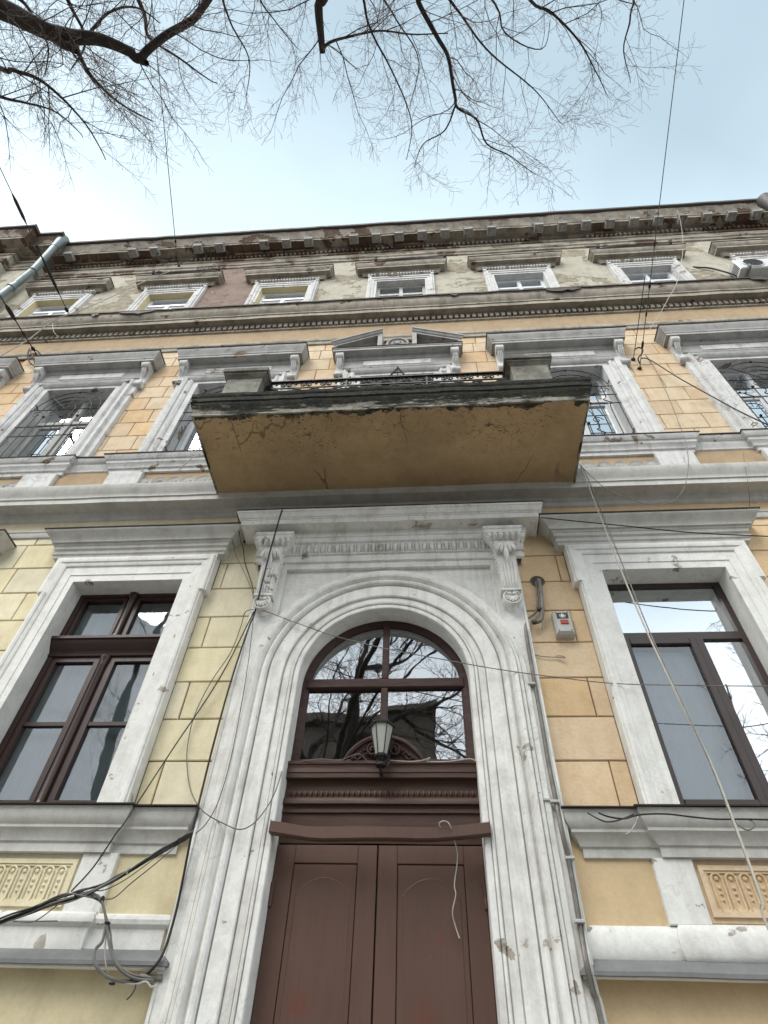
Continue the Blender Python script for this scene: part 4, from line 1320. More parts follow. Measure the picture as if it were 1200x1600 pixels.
# double door ---------------------------------------------------------------------
def leaf(x0, x1, hx):
    y = .19
    mb = MB()
    sx = .135
    zt = 3.255
    pt = 3.135
    g = .004
    # rails and stiles
    mb.cbox(x0, x0 + sx, y, y + .05, .02, zt, .004); mb.cbox(x1 - sx, x1, y, y + .05, .02, zt, .004)
    mb.cbox(x0 + sx, x1 - sx, y, y + .05, pt, zt, .004); mb.cbox(x0 + sx, x1 - sx, y, y + .05, .02, .35, .004)
    d = put('door_leaf', mb, 'door_brown', B, smooth=False)
    mb = MB()
    a, b = x0 + sx + g, x1 - sx - g
    mb.cbox(a, b, y + .006, y + .05, .36, pt - g, .003)
    put('panel', mb, 'door_brown', d, smooth=False)
    mb = MB()                                           # raised field with a low arched head
    a, b = a + .032, b - .032
    cx = (a + b) / 2
    top = pt - .19
    def outline(e):
        pts = [(a + e, .42 + e), (b - e, .42 + e), (b - e, top - e)]
        for i in range(1, 16):
            t = i / 16
            xx = (b - e) + (a - b + 2 * e) * t
            pts.append((xx, top - e + .105 * math.sin(PI * t) ** .75))
        pts.append((a + e, top - e))
        return pts
    r0, r1, r2, r3 = outline(0), outline(.006), outline(.010), outline(.018)
    mb.rings([[(p[0], yy, p[1]) for p in rr_] for rr_, yy in ((r0, y + .0065), (r1, y + .0025), (r2, y + .0025), (r3, y + .0030))], closed=True)
    mb.add([(p[0], y + .0030, p[1]) for p in r3], [tuple(range(len(r3)))])
    put('panel_field', mb, 'door_brown', d, smooth=False)
    mb = MB()
    for z in (2.86,):
        mb.lathe((hx, y - .006, z), [(.004, 0), (.013, .006), (.013, .072), (.011, .075), (.013, .08), (.013, .15), (.004, .156)], 9)
    put('hinge', mb, 'door_brown', d)
leaf(-.735, -.010, -.728)
leaf(.000, .735, .728)
mb = MB()
mb.box(-.739, .739, .245, .42, 0, 3.88)
put('door_frame', mb, 'transom_brown', B, smooth=False)
mb = MB()
mb.box(-.74, .74, -.05, .4, -.02, .14); mb.box(-.95, .95, -.35, -.05, -.02, .0699)
put('doorstep', mb, 'kerb_stone', B, smooth=False)

# ================================================================ balcony
bx0, bx1, byf = -2.03, 2.10, -1.17
mb = MB()
nx, ny = 30, 10
vs, fs = [], []
for i in range(nx + 1):
    for j in range(ny + 1):
        x = bx0 + (bx1 - bx0) * i / nx
        y = YW + (byf - YW) * j / ny
        d = noise.noise(Vector((x * 1.1, y * 1.3, 4))) * .010 + noise.noise(Vector((x * 4, y * 4, 9))) * .004
        vs.append((x, y, 6.985 + d))
for i in range(nx):
    for j in range(ny):
        a = i * (ny + 1) + j
        fs.append((a, a + 1, a + ny + 2, a + ny + 1))
mb.add(vs, fs)
bal = put('balcony', mb, 'balcony_soffit', B)
mb = MB()
def slab_ring(o, z, dx=.1):
    a, b, f = bx0 - o, bx1 + o, byf - o
    n = int((b - a) / dx)
    m_ = 12
    return [(a, YW + (f - YW) * i / m_, z) for i in range(m_)] + [(a + (b - a) * i / n, f, z) for i in range(n + 1)] + [(b, f + (YW - f) * (i + 1) / m_, z) for i in range(m_)]
mb.rings([slab_ring(o, z) for o, z in ((-.012, 6.985), (.0, 6.972), (.012, 6.975), (.014, 7.045), (.02, 7.055), (.032, 7.10), (.05, 7.125), (.052, 7.165), (.066, 7.175), (.068, 7.235), (.06, 7.245), (.075, 7.265), (.078, 7.315), (.04, 7.33))], wob=.011)
put('balcony_edge', mb, 'mossy_edge', bal, ang=35)
mb = MB(); mb.box(bx0 - .035, bx1 + .035, byf - .035, YW, 7.30, 7.335); put('balcony_floor', mb, 'mossy_edge', bal, smooth=False)
for x in (-1.64, 1.62):
    mb = MB()
    y0, y1 = -1.15, -.75
    def sq(w, z, dd=0):
        return [(x - w, y0 + .20 - w + .0, z), (x + w, y0 + .20 - w, z), (x + w, y0 + .20 + w, z), (x - w, y0 + .20 + w, z)]
    mb.rings([sq(w, z) for w, z in ((.235, 7.32), (.235, 7.40), (.215, 7.42), (.205, 7.44), (.205, 7.80), (.22, 7.815), (.235, 7.84), (.245, 7.85), (.245, 7.875), (.265, 7.885), (.265, 7.955), (.255, 7.965))], closed=True, wob=.007)
    mb.add(sq(.255, 7.965), [(0, 1, 2, 3)])
    put('balcony_pedestal', mb, 'pedestal_stone', bal, ang=32)
# wrought-iron railing
yr_ = -1.02
mb = MB()
x0, x1 = -1.42, 1.40
mb.box(x0, x1, yr_ - .022, yr_ + .022, 7.905, 7.925)
mb.box(x0, x1, yr_ - .008, yr_ + .008, 7.765, 7.785)
mb.box(x0, x1, yr_ - .008, yr_ + .008, 7.385, 7.405)
for x in (x0 + .01, -.47, .47, x1 - .01):
    mb.box(x - .010, x + .010, yr_ - .010, yr_ + .010, 7.33, 7.905)
rail = put('railing', mb, 'black_iron', bal, smooth=False)
def spiral(cx, cz, r0, turns, a0, sgn, y=yr_, rmin=.012, n=16):
    return [(cx + (r0 + (rmin - r0) * i / n) * math.cos(a0 + sgn * turns * 2 * PI * i / n), y, cz + (r0 + (rmin - r0) * i / n) * math.sin(a0 + sgn * turns * 2 * PI * i / n)) for i in range(n + 1)]
k = 0
x = x0 + .06
while x < x1 - .06:                                     # row of small C-scrolls under the hand rail
    mb = MB()
    s = 1 if k % 2 else -1
    mb.tube(arc_pts(x, yr_, 7.845, .055, PI if s > 0 else 0, 0 if s > 0 else PI, 8)[::1] + spiral(x + s * .02, 7.845, .036, 1.1, 0 if s > 0 else PI, -s)[1:], .0078, 5)
    put('scroll', mb, 'black_iron', rail)
    x += .118
    k += 1
for cx in (-1.18, -.70, -.24, .24, .70, 1.18):          # large S-scrolls below
    for s in (-1, 1):
        mb = MB()
        pts = spiral(cx + s * .15, 7.68, .065, 1.2, PI / 2, -s)[::-1] + smooth_path([(cx + s * .10, yr_, 7.745), (cx + s * .02, yr_, 7.64), (cx - s * .02, yr_, 7.54), (cx + s * .04, yr_, 7.45)], 5)[1:] + spiral(cx + s * .10, 7.47, .055, 1.1, PI, s)[1:]
        mb.tube(pts, .010, 5)
        put('scroll', mb, 'black_iron', rail)
mb = MB()
for r_ in (.16, .11, .05):
    mb.tube(arc_pts(.0, yr_, 7.58, r_, 0, 2 * PI, 26), .008, 5)
for k in range(8):
    a = k * PI / 4
    mb.tube([(.05 * math.cos(a), yr_, 7.58 + .05 * math.sin(a)), (.16 * math.cos(a), yr_, 7.58 + .16 * math.sin(a))], .006, 5)
put('rosette', mb, 'black_iron', rail)
mb = MB()                                               # small iron finial standing above the hand rail
mb.tube([(.02, yr_, 7.92), (.13, yr_, 8.16)], .012, 5); mb.tube([(.23, yr_, 7.92), (.13, yr_, 8.16)], .012, 5)
mb.tube([(.075, yr_, 8.03), (.185, yr_, 8.03)], .008, 5); mb.tube([(.13, yr_, 7.92), (.13, yr_, 8.19)], .008, 5)
put('finial', mb, 'black_iron', rail)
mb = MB(); mb.tube([(-.47, yr_, 7.92), (-.43, yr_, 7.99)], .008, 5); put('spike', mb, 'black_iron', rail)

# ================================================================ fittings on the house (each its own thing)
# downpipe with funnel at the step of the eaves
t = empty('downpipe', (-8.35, -.2, 13.0), 'grey galvanised downpipe with a funnel head at the left end of the eaves', 'drainpipe')
mb = MB()
p0, p1, p2 = Vector((-8.282,-0.420,16.506)), Vector((-8.271,-0.260,15.064)), Vector((-8.382,-0.200,14.494))
p3 = Vector((p2.x, p2.y, 12.6))
mb.tube([p0 + (p1 - p0) * .05, p1], .082, 16)
put('pipe_length', mb, 'galvanised', t)
mb = MB(); mb.tube([p1 - (p1 - p0).normalized() * .06, p1 + Vector((-.03, .01, -.10)), p2], .076, 16); put('elbow', mb, 'galvanised', t)
mb = MB(); mb.tube([p2, p3], .072, 16); put('pipe_length', mb, 'galvanised', t)
mb = MB(); mb.tube([p0 + Vector((.02, 0, .34)), p0 + Vector((.01, 0, .12)), p0 + (p1 - p0) * .10], [.125, .115, .088], 18); put('funnel', mb, 'galvanised', t)
for a, b, f in ((p0, p1, .12), (p0, p1, .97), (p2, p3, .12)):
    mb = MB(); q = a + (b - a) * f; dd = (b - a).normalized() * .035
    mb.tube([q - dd, q + dd], .09, 16); put('collar', mb, 'galvanised', t)

# a second gutter outlet at the far right end of the eaves
t = empty('rain_head', (8.9, -.5, 16.6), 'dark metal rain head at the far right end of the roof gutter', 'drainpipe')
mb = MB(); q = Vector((7.998,-0.500,15.858)); mb.tube([q + Vector((0, 0, .3)), q + Vector((0, 0, .1)), q + Vector((0, .03, -.25))], [.15, .14, .1], 16); put('funnel', mb, 'roof_metal', t)
mb = MB(); mb.tube([q + Vector((0, .03, -.2)), q + Vector((.05, .3, -.9)), q + Vector((.05, .3, -2.9))], .08, 12); put('pipe_length', mb, 'roof_metal', t)

# air conditioner ------------------------------------------------------------------
t = empty('air_conditioner', (6.8, -.03, 13.1), 'white air conditioner unit outside the rightmost top floor window', 'air conditioner')
ax0, ax1, ay0, ay1, az0, az1 = 6.42, 7.16, -.15, .075, 13.16, 13.60
mb = MB(); mb.cbox(ax0, ax1, ay0, ay1, az0, az1, .02); put('casing', mb, 'ac_white', t, ang=30)
mb = MB(); fc = ((ax0 + .30), ay0 - .002, (az0 + az1) / 2)
mb.lathe(fc, [(.185, .0), (.19, -.012), (.176, -.014), (.172, .0)], 26, 'y')
put('fan_ring', mb, 'ac_white', t)
mb = MB(); mb.lathe((fc[0], fc[1] + .0, fc[2]), [(.172, 0), (.16, -.004), (0, -.005)], 24, 'y'); put('fan_recess', mb, 'print_black', t)
mb = MB()
for r_ in (.05, .09, .13, .165):
    mb.tube([(fc[0] + r_ * math.cos(a * PI / 12), fc[1] - .012, fc[2] + r_ * math.sin(a * PI / 12)) for a in range(25)], .0035, 4, False)
for a in range(6):
    mb.tube([(fc[0], fc[1] - .013, fc[2]), (fc[0] + .17 * math.cos(a * PI / 3), fc[1] - .013, fc[2] + .17 * math.sin(a * PI / 3))], .004, 4)
put('fan_guard', mb, 'grey_iron', t)
for i in range(7):
    mb = MB(); mb.box(ax0 - .003, ax0 + .01, ay0 + .02 + i * .028, ay0 + .034 + i * .028, az0 + .05, az0 + .30); put('vent_slot', mb, 'print_black', t, smooth=False)
for x in (ax0 + .14, ax1 - .14):
    mb = MB(); mb.box(x - .018, x + .018, ay0 - .05, YW, az0 - .04, az0 - .002); mb.box(x - .018, x + .018, YW - .03, YW, az0 - .4, az0 - .04); mb.box(x - .018, x + .018, ay0 - .05, ay0 - .012, az0 - .002, az0 + .06); put('mount', mb, 'galvanised', t, smooth=False)
mb = MB(); mb.tube(smooth_path([(ax0 + .02, .03, 13.18), (6.372,0.040,13.428), (6.187,0.080,13.861), (6.016,0.100,13.985), (5.947,0.120,14.094)], 5), .016, 6)
o = put('hose', mb, 'black_rubber'); props(o, 'black drain hose running along the wall to the air conditioner', 'hose')

# alarm box ------------------------------------------------------------------------
t = empty('alarm_box', (1.64, .1, 5.1), 'small grey box with black emblem and red plate right of the door bracket', 'alarm box')
mb = MB(); mb.cbox(1.558, 1.722, .035, .122, 4.985, 5.245, .012); put('casing', mb, 'box_grey', t, ang=30)
mb = MB(); mb.cbox(1.572, 1.708, .027, .036, 5.00, 5.23, .004); put('lid', mb, 'box_grey', t, ang=30)
mb = MB(); mb.box(1.588, 1.692, .0245, .028, 5.145, 5.212); put('emblem_plate', mb, 'print_black', t, smooth=False)
mb = MB(); mb.lathe((1.640, .0245, 5.178), [(.020, 0), (.019, -.002), (0, -.0025)], 6, 'y')
mb.add([(1.640, .0225, 5.208), (1.656, .0225, 5.178), (1.640, .0225, 5.148), (1.624, .0225, 5.178)], [(0, 1, 2, 3)])
for s in (-1, 1):
    mb.tube([(1.640 + s * .012, .0222, 5.150), (1.640 + s * .024, .0222, 5.165), (1.640 + s * .026, .0222, 5.190)], .003, 5)
put('emblem', mb, 'print_white', t, smooth=False)
mb = MB(); mb.cbox(1.612, 1.682, .018, .028, 5.082, 5.128, .003); put('red_plate', mb, 'print_red', t, smooth=False)
for x in (1.585, 1.695):
    for z in (5.015, 5.219):
        mb = MB(); mb.lathe((x, .027, z), [(.006, 0), (.005, -.003), (0, -.0035)], 8, 'y'); put('screw', mb, 'print_black', t)

# vent hole with capped pipe ---------------------------------------------------------
t = empty('vent_pipe', (1.5, .1, 5.5), 'rusty bent vent pipe coming out of a black round hole in the wall', 'pipe')
mb = MB(); mb.lathe((1.505, YW, 5.69), [(.070, .0), (.074, -.008), (.064, -.012), (.060, .0)], 20, 'y'); put('hole_rim', mb, 'joint', t)
mb = MB(); mb.lathe((1.505, YW, 5.69), [(.064, -.007), (.03, -.0075), (0, -.008)], 20, 'y'); put('hole', mb, 'print_black', t)
mb = MB(); mb.tube(smooth_path([(1.505, .13, 5.675), (1.507, .065, 5.66), (1.501,0.060,5.501), (1.479,0.055,5.297), (1.446,0.060,5.164), (1.389,0.060,5.136)], 5), .021, 10); put('pipe_length', mb, 'conduit', t)
mb = MB(); mb.tube(smooth_path([(1.480, .13, 5.66), (1.480, .075, 5.64), (1.469,0.080,5.519), (1.450,0.080,5.358), (1.410,0.080,5.258), (1.340,0.075,5.194), (1.303,0.060,5.108)], 5), .011, 8); put('pipe_length', mb, 'conduit', t)
for q in ((1.452,0.050,5.278), (1.381,0.050,5.128)):
    mb = MB(); mb.lathe(q, [(.026, -.012), (.028, 0), (.026, .012)], 10); put('clip', mb, 'grey_iron', t)
mb = MB(); mb.tube(smooth_path([(1.444,0.050,5.156), (1.448,0.030,5.088), (1.425,0.030,5.023)], 4), .004, 5); put('loose_end', mb, 'grey_cable', t)

# conduit that follows the right edge of the portal
t = empty('conduit', (1.3, .03, 0), 'grey conduit running down the right edge of the white portal', 'conduit')
pts = [(1.311,0.060,5.167), (1.280,0.020,4.975), (1.274,0.020,4.572), (1.272,0.020,4.100), (1.268,0.020,3.738), (1.270,0.010,3.500), (1.268,-0.010,3.382), (1.265,-0.040,3.224), (1.280,0.000,3.100), (1.281,0.010,2.917), (1.277,0.010,2.693), (1.268,-0.030,2.541), (1.283,0.010,2.415), (1.302,0.020,2.275), (1.33, .03, 1.4), (1.33, .03, .2)]
mb = MB(); mb.tube(smooth_path(pts, 5), .0145, 8); put('tube', mb, 'conduit', t)
pts = [(p[0] + .026, p[1] + .005, p[2]) for p in pts]
mb = MB(); mb.tube(smooth_path(pts, 5), .009, 6); put('tube', mb, 'box_grey', t)
for q in ((1.244,0.010,4.447), (1.194,0.010,3.499), (1.257,0.000,3.482), (1.291,0.000,3.116), (1.278,0.000,2.757)):
    mb = MB(); mb.cbox(q[0] - .03, q[0] + .032, q[1] - .02, q[1] + .012, q[2] - .010, q[2] + .010, .004); put('clip', mb, 'box_grey', t, smooth=False)

# lantern -----------------------------------------------------------------------------
LX, LY = .008, .02
t = empty('wall_lantern', (LX, LY, 3.75), 'six sided glass lantern with black frame standing above the door', 'lantern')
def hexr(r, z, a0=PI / 6 * 0):
    return [(LX + r * math.cos(a0 + k * PI / 3), LY + r * math.sin(a0 + k * PI / 3), z) for k in range(6)]
zl, zh = 3.835, 4.075
mb = MB(); mb.rings([hexr(.043, zl), hexr(.088, zh)], closed=True); put('glass_sides', mb, 'lamp_glass', t, smooth=False)
mb = MB()
for a, b in zip(hexr(.045, zl), hexr(.091, zh)):
    mb.tube([a, b], .0055, 4)
mb.rings([hexr(.036, zl - .02), hexr(.05, zl - .012), hexr(.052, zl + .006), hexr(.044, zl + .008)], closed=True)
put('frame', mb, 'black_iron', t, smooth=False)
mb = MB(); mb.rings([hexr(.09, zh - .004), hexr(.104, zh - .004), hexr(.106, zh + .012), hexr(.10, zh + .02), hexr(.05, zh + .032), hexr(.03, zh + .042), hexr(.001, zh + .048)], closed=True); put('cap', mb, 'black_iron', t, smooth=False)
mb = MB(); mb.lathe((LX, LY, zl - .09), [(.03, 0), (.042, .01), (.036, .03), (.016, .045), (.026, .058), (.034, .07)], 12); put('socket', mb, 'black_iron', t)
mb = MB(); mb.tube(smooth_path([(LX, LY, zl - .08), (LX, LY + .03, zl - .12), (LX, LY + .10, zl - .10), (LX, LY + .16, zl + .03)], 5), .012, 7); mb.tube(spiral(LX + .04, zl - .05, .035, 1.1, PI, 1, y=LY), .007, 5); put('arm', mb, 'black_iron', t)
mb = MB(); mb.lathe((LX, LY, zl + .01), [(.014, 0), (.016, .03), (.024, .06), (.018, .09), (0, .1)], 10); put('bulb', mb, 'print_white', t)

# carved crest behind the lantern
DZ_ = -.045
mb = MB()
CX_, CY_ = .015, .145
for s in (-1, 1):
    pts = [(CX_ + s * (.02 + .30 * k / 10), CY_, 3.90 + .19 * math.cos(PI / 2 * (k / 10) ** 1.3)) for k in range(11)]
    mb.tube(pts, [.024] * 9 + [.018, .01], 7)
    pts = [(p[0] * .86, p[1] + .01, p[2] - .035) for p in pts[:10]]
    mb.tube(pts, .012, 6)
    mb.tube(spiral(CX_ + s * .085, 3.985, .052, 1.4, PI / 2, -s, y=CY_ - .015), .012, 6)
    mb.tube(spiral(CX_ + s * .205, 3.93, .032, 1.2, PI / 2, s, y=CY_ - .015), .010, 6)
    for k in range(4):
        mb.lathe((CX_ + s * (.15 + .03 * k), CY_ - .02, 3.975 - .022 * k), [(.016, .01), (.013, -.01), (0, -.018)], 8, 'y')
mb.prism([(CX_ - .05, 3.9), (CX_ + .05, 3.9), (CX_ + .085, 4.06), (CX_ + .05, 4.15), (CX_ + .035, 4.20), (CX_ - .035, 4.20), (CX_ - .05, 4.15), (CX_ - .085, 4.06)], CY_ - .01, CY_ + .03)
mb.prism([(CX_ - .28, 3.9), (CX_ + .28, 3.9), (CX_ + .2, 4.0), (CX_ + .1, 4.07), (CX_ - .1, 4.07), (CX_ - .2, 4.0)], CY_ + .01, CY_ + .04)
mb.v = [(a_, b_, c_ + DZ_) for a_, b_, c_ in mb.v]
put('carved_crest', mb, 'arch_frame', B, ang=50)

# ================================================================ cables
def wire(name, label, pts, r, mat, sub=6, straight=False, group=None, cat='cable', n=5):
    mb = MB()
    mb.tube(pts if straight else smooth_path(pts, sub), r, n)
    o = put(name, mb, mat, smooth=True)
    props(o, label, cat, group or 'cables strung over the facade')
    return o
wire('cable', 'thick black cable falling from the left door bracket to the bundle', [(-1.150,-0.250,6.482), (-1.151,-0.270,6.302), (-1.198,-0.180,5.883), (-1.228,-0.100,5.435), (-1.256,-0.030,5.214), (-1.283,-0.020,5.033), (-1.326,0.000,4.484), (-1.334,0.000,3.955), (-1.330,0.000,3.568), (-1.314,-0.030,3.296), (-1.300,-0.010,2.987), (-1.289,-0.010,2.761), (-1.292,-0.030,2.564), (-1.326,-0.030,2.480), (-1.397,0.020,2.438)], .0085, 'black_rubber')
wire('cable', 'straight thin black cable slanting across the pale yellow stones', [(-1.264,-0.030,5.254), (-1.458,0.060,4.570), (-1.683,0.060,3.917), (-1.800,-0.060,3.339), (-1.843,-0.070,3.222), (-1.945,-0.020,3.025), (-2.039,-0.020,2.876)], .0055, 'black_rubber')
wire('cable', 'dark wire looping out of the hood corner above the left pier', [(-1.660,-0.100,6.409), (-1.616,-0.020,6.256), (-1.600,0.060,6.227), (-1.545,0.100,6.030), (-1.398,0.090,5.694), (-1.270,-0.010,5.326)], .005, 'black_rubber')
wire('cable', 'thin grey wire bowed below the left window hood', [(-1.646,-0.140,6.386), (-1.705,-0.050,6.299), (-1.671,0.070,6.150), (-1.522,0.100,5.888), (-1.376,0.080,5.598), (-1.273,-0.010,5.310)], .003, 'grey_cable')
wire('cable', 'black cable end dropping beside the portal cornice return', [(-1.721,-0.100,6.649), (-1.710,-0.000,6.597), (-1.620,0.100,6.351)], .010, 'black_rubber')
wire('cable', 'slack grey cable bulging over the yellow stones and white pilaster', [(-1.279,-0.020,5.286), (-1.381,0.050,5.307), (-1.403,0.090,5.159), (-1.435,0.090,4.863), (-1.539,0.090,4.558), (-1.598,0.090,4.246), (-1.582,0.090,3.960), (-1.521,0.090,3.748), (-1.424,0.060,3.561), (-1.262,-0.040,3.389), (-1.083,-0.060,3.298), (-0.952,-0.070,3.257), (-0.856,-0.060,3.317), (-0.774,-0.040,3.481), (-0.745,-0.010,3.675), (-0.776,0.120,3.808)], .0045, 'grey_cable')
wire('cable', 'thin dark wire down the face of the left pilaster', [(-1.268,-0.020,5.262), (-1.217,-0.030,4.843), (-1.184,-0.040,4.500), (-1.156,-0.050,4.075), (-1.145,-0.060,3.701), (-1.165,-0.060,3.440), (-1.217,-0.050,3.302), (-1.281,-0.040,3.237)], .0032, 'black_rubber')
wire('cable', 'thin brown cable sagging across the arch to the right window', [(-1.266,-0.030,5.293), (-1.113,-0.040,5.226), (-0.845,-0.050,5.097), (-0.465,-0.060,4.927), (0.006,-0.060,4.779), (0.561,-0.070,4.636), (0.985,-0.070,4.540), (1.410,-0.010,4.506), (1.918,0.000,4.439), (2.514,-0.020,4.401), (3.107,-0.020,4.388), (3.836,0.100,4.469)], .0045, 'conduit')
wire('cable', 'long pale cable hanging from the balcony corner past the right window', [(2.218,-0.150,7.301), (2.180,-0.250,6.834), (2.164,-0.300,6.241), (2.149,-0.360,5.380), (2.148,-0.420,4.652), (2.160,-0.500,3.996), (2.170,-0.580,3.488), (2.134,-0.650,2.970), (2.100,-0.700,2.687), (2.077,-0.720,2.474), (2.2, -.9, 1.3)], .0075, 'pale_cable')
wire('cable', 'twin of the pale cable, slightly darker, from the balcony corner', [(2.234,-0.130,7.328), (2.213,-0.240,6.788), (2.200,-0.290,6.202), (2.187,-0.350,5.388), (2.168,-0.420,4.671), (2.165,-0.500,4.038), (2.163,-0.580,3.514), (2.134,-0.640,2.980), (2.102,-0.690,2.699), (2.081,-0.710,2.481), (2.2, -.88, 1.28)], .0055, 'conduit')
wire('cable', 'thin wire looping below the string course right of the balcony', [(2.202,-0.200,7.160), (2.277,-0.200,6.951), (2.384,-0.220,6.693), (2.656,-0.220,6.464), (2.904,-0.220,6.421), (3.139,-0.220,6.621), (3.322,-0.220,6.983), (3.526,-0.100,7.508), (3.693,0.020,8.090), (3.864,0.080,9.235), (3.918,0.080,10.005), (3.911,0.080,10.303)], .0045, 'conduit')
wire('cable', 'black cable sloping from the wall hook to the right window', [(3.772,0.040,10.151), (3.889,0.040,10.097), (4.113,0.030,9.494), (4.355,0.020,8.946), (4.569,0.000,8.449), (4.756,0.000,8.145), (4.960,0.000,7.760)], .009, 'black_rubber')
wire('cable', 'black cable stretched along the right window hood', [(1.678,0.050,6.580), (1.687,-0.200,6.277), (2.295,-0.250,6.097), (2.986,-0.260,5.945), (3.670,-0.260,5.863), (4.280,-0.200,5.867)], .006, 'black_rubber')
wire('cable', 'short wire hanging over the string course at the far right', [(4.145,-0.100,7.469), (3.973,-0.160,7.025), (3.901,-0.120,6.738), (3.911,0.060,6.608)], .003, 'grey_cable')
wire('cable', 'pale cable on the middle cornice near the left corner', [(-5.089,-0.100,15.048), (-5.515,-0.100,14.443), (-5.974,-0.120,13.450), (-6.210,-0.200,12.667), (-6.496,-0.200,12.312), (-6.754,-0.100,11.723), (-6.943,-0.100,11.050), (-7.266,0.000,10.502)], .010, 'pale_cable')
wire('cable', 'loose pale end curling below the middle cornice on the left', [(-6.496,-0.180,12.212), (-6.318,-0.160,11.867), (-6.186,-0.100,11.738)], .006, 'pale_cable')
wire('cable', 'thin faint wire looping over the right end of the cornices', [(6.165,-0.420,16.106), (6.136,-0.300,15.723), (6.023,-0.100,15.078), (5.748,-0.050,14.260), (5.040,-0.200,12.530), (4.672,-0.200,11.834), (4.396,-0.100,11.380), (4.122,-0.050,10.947)], .006, 'pale_cable')
wire('cable', 'curved pale offcut sticking out below the left second floor sill', [(-2.456,-0.050,7.875), (-2.558,-0.100,7.741), (-2.620,-0.100,7.607), (-2.690,-0.050,7.542)], .008, 'pale_cable')
wire('cable', 'short stub of wire across the orange stone under the box', [(1.331,0.110,4.811), (1.415,0.100,4.782), (1.525,0.100,4.774), (1.590,0.080,4.752), (1.569,0.090,4.779), (1.516,0.100,4.787)], .004, 'conduit')
wire('cable', 'white wire dangling in front of the right door leaf', [(0.442,-0.050,3.285), (0.434,-0.070,3.303), (0.461,-0.080,3.316), (0.496,-0.070,3.311), (0.512,-0.060,3.286), (0.529,0.000,3.251), (0.551,0.050,3.171), (0.547,0.080,3.101), (0.523,0.100,2.984), (0.528,0.100,2.924), (0.502,0.120,2.831), (0.515,0.150,2.768), (0.539,0.150,2.696)], .0042, 'pale_cable')
wire('cable', 'tangle of thin wires on the ledge left of the lantern', [(-0.637,0.120,3.839), (-0.482,0.100,3.850), (-0.328,0.100,3.839), (-0.177,0.080,3.881), (-0.100,0.100,3.828), (-0.025,0.100,3.818)], .0035, 'grey_cable')
wire('cable', 'pale hooked wire on the ledge right of the lantern', [(0.075,0.100,3.838), (0.225,0.100,3.828), (0.324,0.100,3.838), (0.385,0.080,3.848), (0.364,0.100,3.828), (0.522,0.100,3.828), (0.696,0.100,3.848), (0.752,0.050,3.782), (0.755,0.020,3.714)], .004, 'pale_cable')
wire('cable', 'black cables slung under the right window sill flashing', [(1.537,-0.040,3.392), (1.593,-0.050,3.363), (1.694,-0.060,3.346), (1.801,-0.080,3.364), (1.965,-0.100,3.361), (2.138,-0.120,3.333), (2.279,-0.120,3.321), (2.443,-0.120,3.322), (2.605,-0.120,3.319)], .006, 'black_rubber')
wire('cable', 'dark loop sagging under the right sill nearest the portal', [(1.465,-0.030,3.396), (1.511,-0.060,3.350), (1.573,-0.060,3.325), (1.662,-0.060,3.338), (1.769,-0.050,3.380)], .005, 'black_rubber')
wire('cable', 'grey loop curling out under the right sill', [(2.394,-0.100,3.338), (2.397,-0.140,3.273), (2.438,-0.140,3.246), (2.487,-0.140,3.266), (2.504,-0.130,3.298), (2.486,-0.100,3.330)], .005, 'grey_cable')
wire('cable', 'white stub hanging at the break of the right sill', [(1.797,-0.040,3.368), (1.756,-0.060,3.309), (1.711,-0.050,3.264), (1.682,-0.040,3.255)], .004, 'pale_cable')
# the bundle at lower left
bp = [(-2.517,-0.100,2.602), (-2.386,-0.100,2.672), (-2.237,-0.110,2.724), (-2.089,-0.120,2.784), (-1.931,-0.130,2.827), (-1.781,-0.130,2.884), (-1.634,-0.140,2.965), (-1.486,-0.150,3.056), (-1.346,-0.130,3.157), (-1.305,-0.040,3.241)]
t = empty('cable_bundle', (-1.9, -.12, 2.9), 'thick bundle of black and grey cables slanting across the lower left apron', 'cable bundle')
random.seed(4)
for k in range(9):
    a0 = random.uniform(0, 6.28)
    rad = random.uniform(.006, .022)
    fr = random.uniform(.5, 1.3)
    pts = []
    for i, p in enumerate(smooth_path(bp, 5)):
        a = a0 + i * .12 * fr
        loose = 1 + (.9 * abs(noise.noise(Vector((i * .16, k * 3.1, 0)))) * 2.4)
        e = min(1, (len(bp) * 5 - i) / 8)
        pts.append((p[0] + math.cos(a) * rad * .4, p[1] + math.sin(a) * rad * e, p[2] + math.cos(a) * rad * loose * e))
    mb = MB(); mb.tube(pts, random.choice([.004, .005, .0065, .008]), 5); put('strand', mb, 'grey_cable' if k % 3 == 0 else 'black_rubber', t)
for pts, r_ in (([(-2.010,-0.100,2.688), (-2.262,-0.100,2.681), (-2.298,-0.100,2.684), (-2.185,-0.120,2.673), (-2.123,-0.120,2.695), (-2.036,-0.100,2.790)], .004),
                ([(-1.743,-0.100,2.812), (-1.683,-0.100,2.824), (-1.605,-0.100,2.906), (-1.489,-0.100,3.014), (-1.395,-0.100,3.110), (-1.329,-0.060,3.216)], .004),
                ([(-1.825,-0.120,2.853), (-1.764,-0.100,2.867), (-1.656,-0.100,2.924), (-1.536,-0.100,3.022), (-1.426,-0.100,3.122)], .0035),
                ([(-2.166,-0.120,2.765), (-2.058,-0.160,2.802), (-1.982,-0.160,2.824), (-1.879,-0.140,2.817), (-1.786,-0.100,2.812)], .0045)):
    mb = MB(); mb.tube(smooth_path(pts, 5), r_, 5); put('strand', mb, 'grey_cable', t)
for px, py in ((120, 1398), (200, 1361), (280, 1314), (160, 1405)):
    mb = MB()
    q = {120: (-1.931,-0.130,2.827), 200: (-1.634,-0.140,2.965), 280: (-1.346,-0.130,3.157), 160: (-1.758,-0.110,2.806)}[px]
    mb.lathe(q, [(.018, -.008), (.024, 0), (.018, .008)], 9, 'x'); put('tie', mb, 'pale_cable' if px == 200 else 'black_rubber', t)
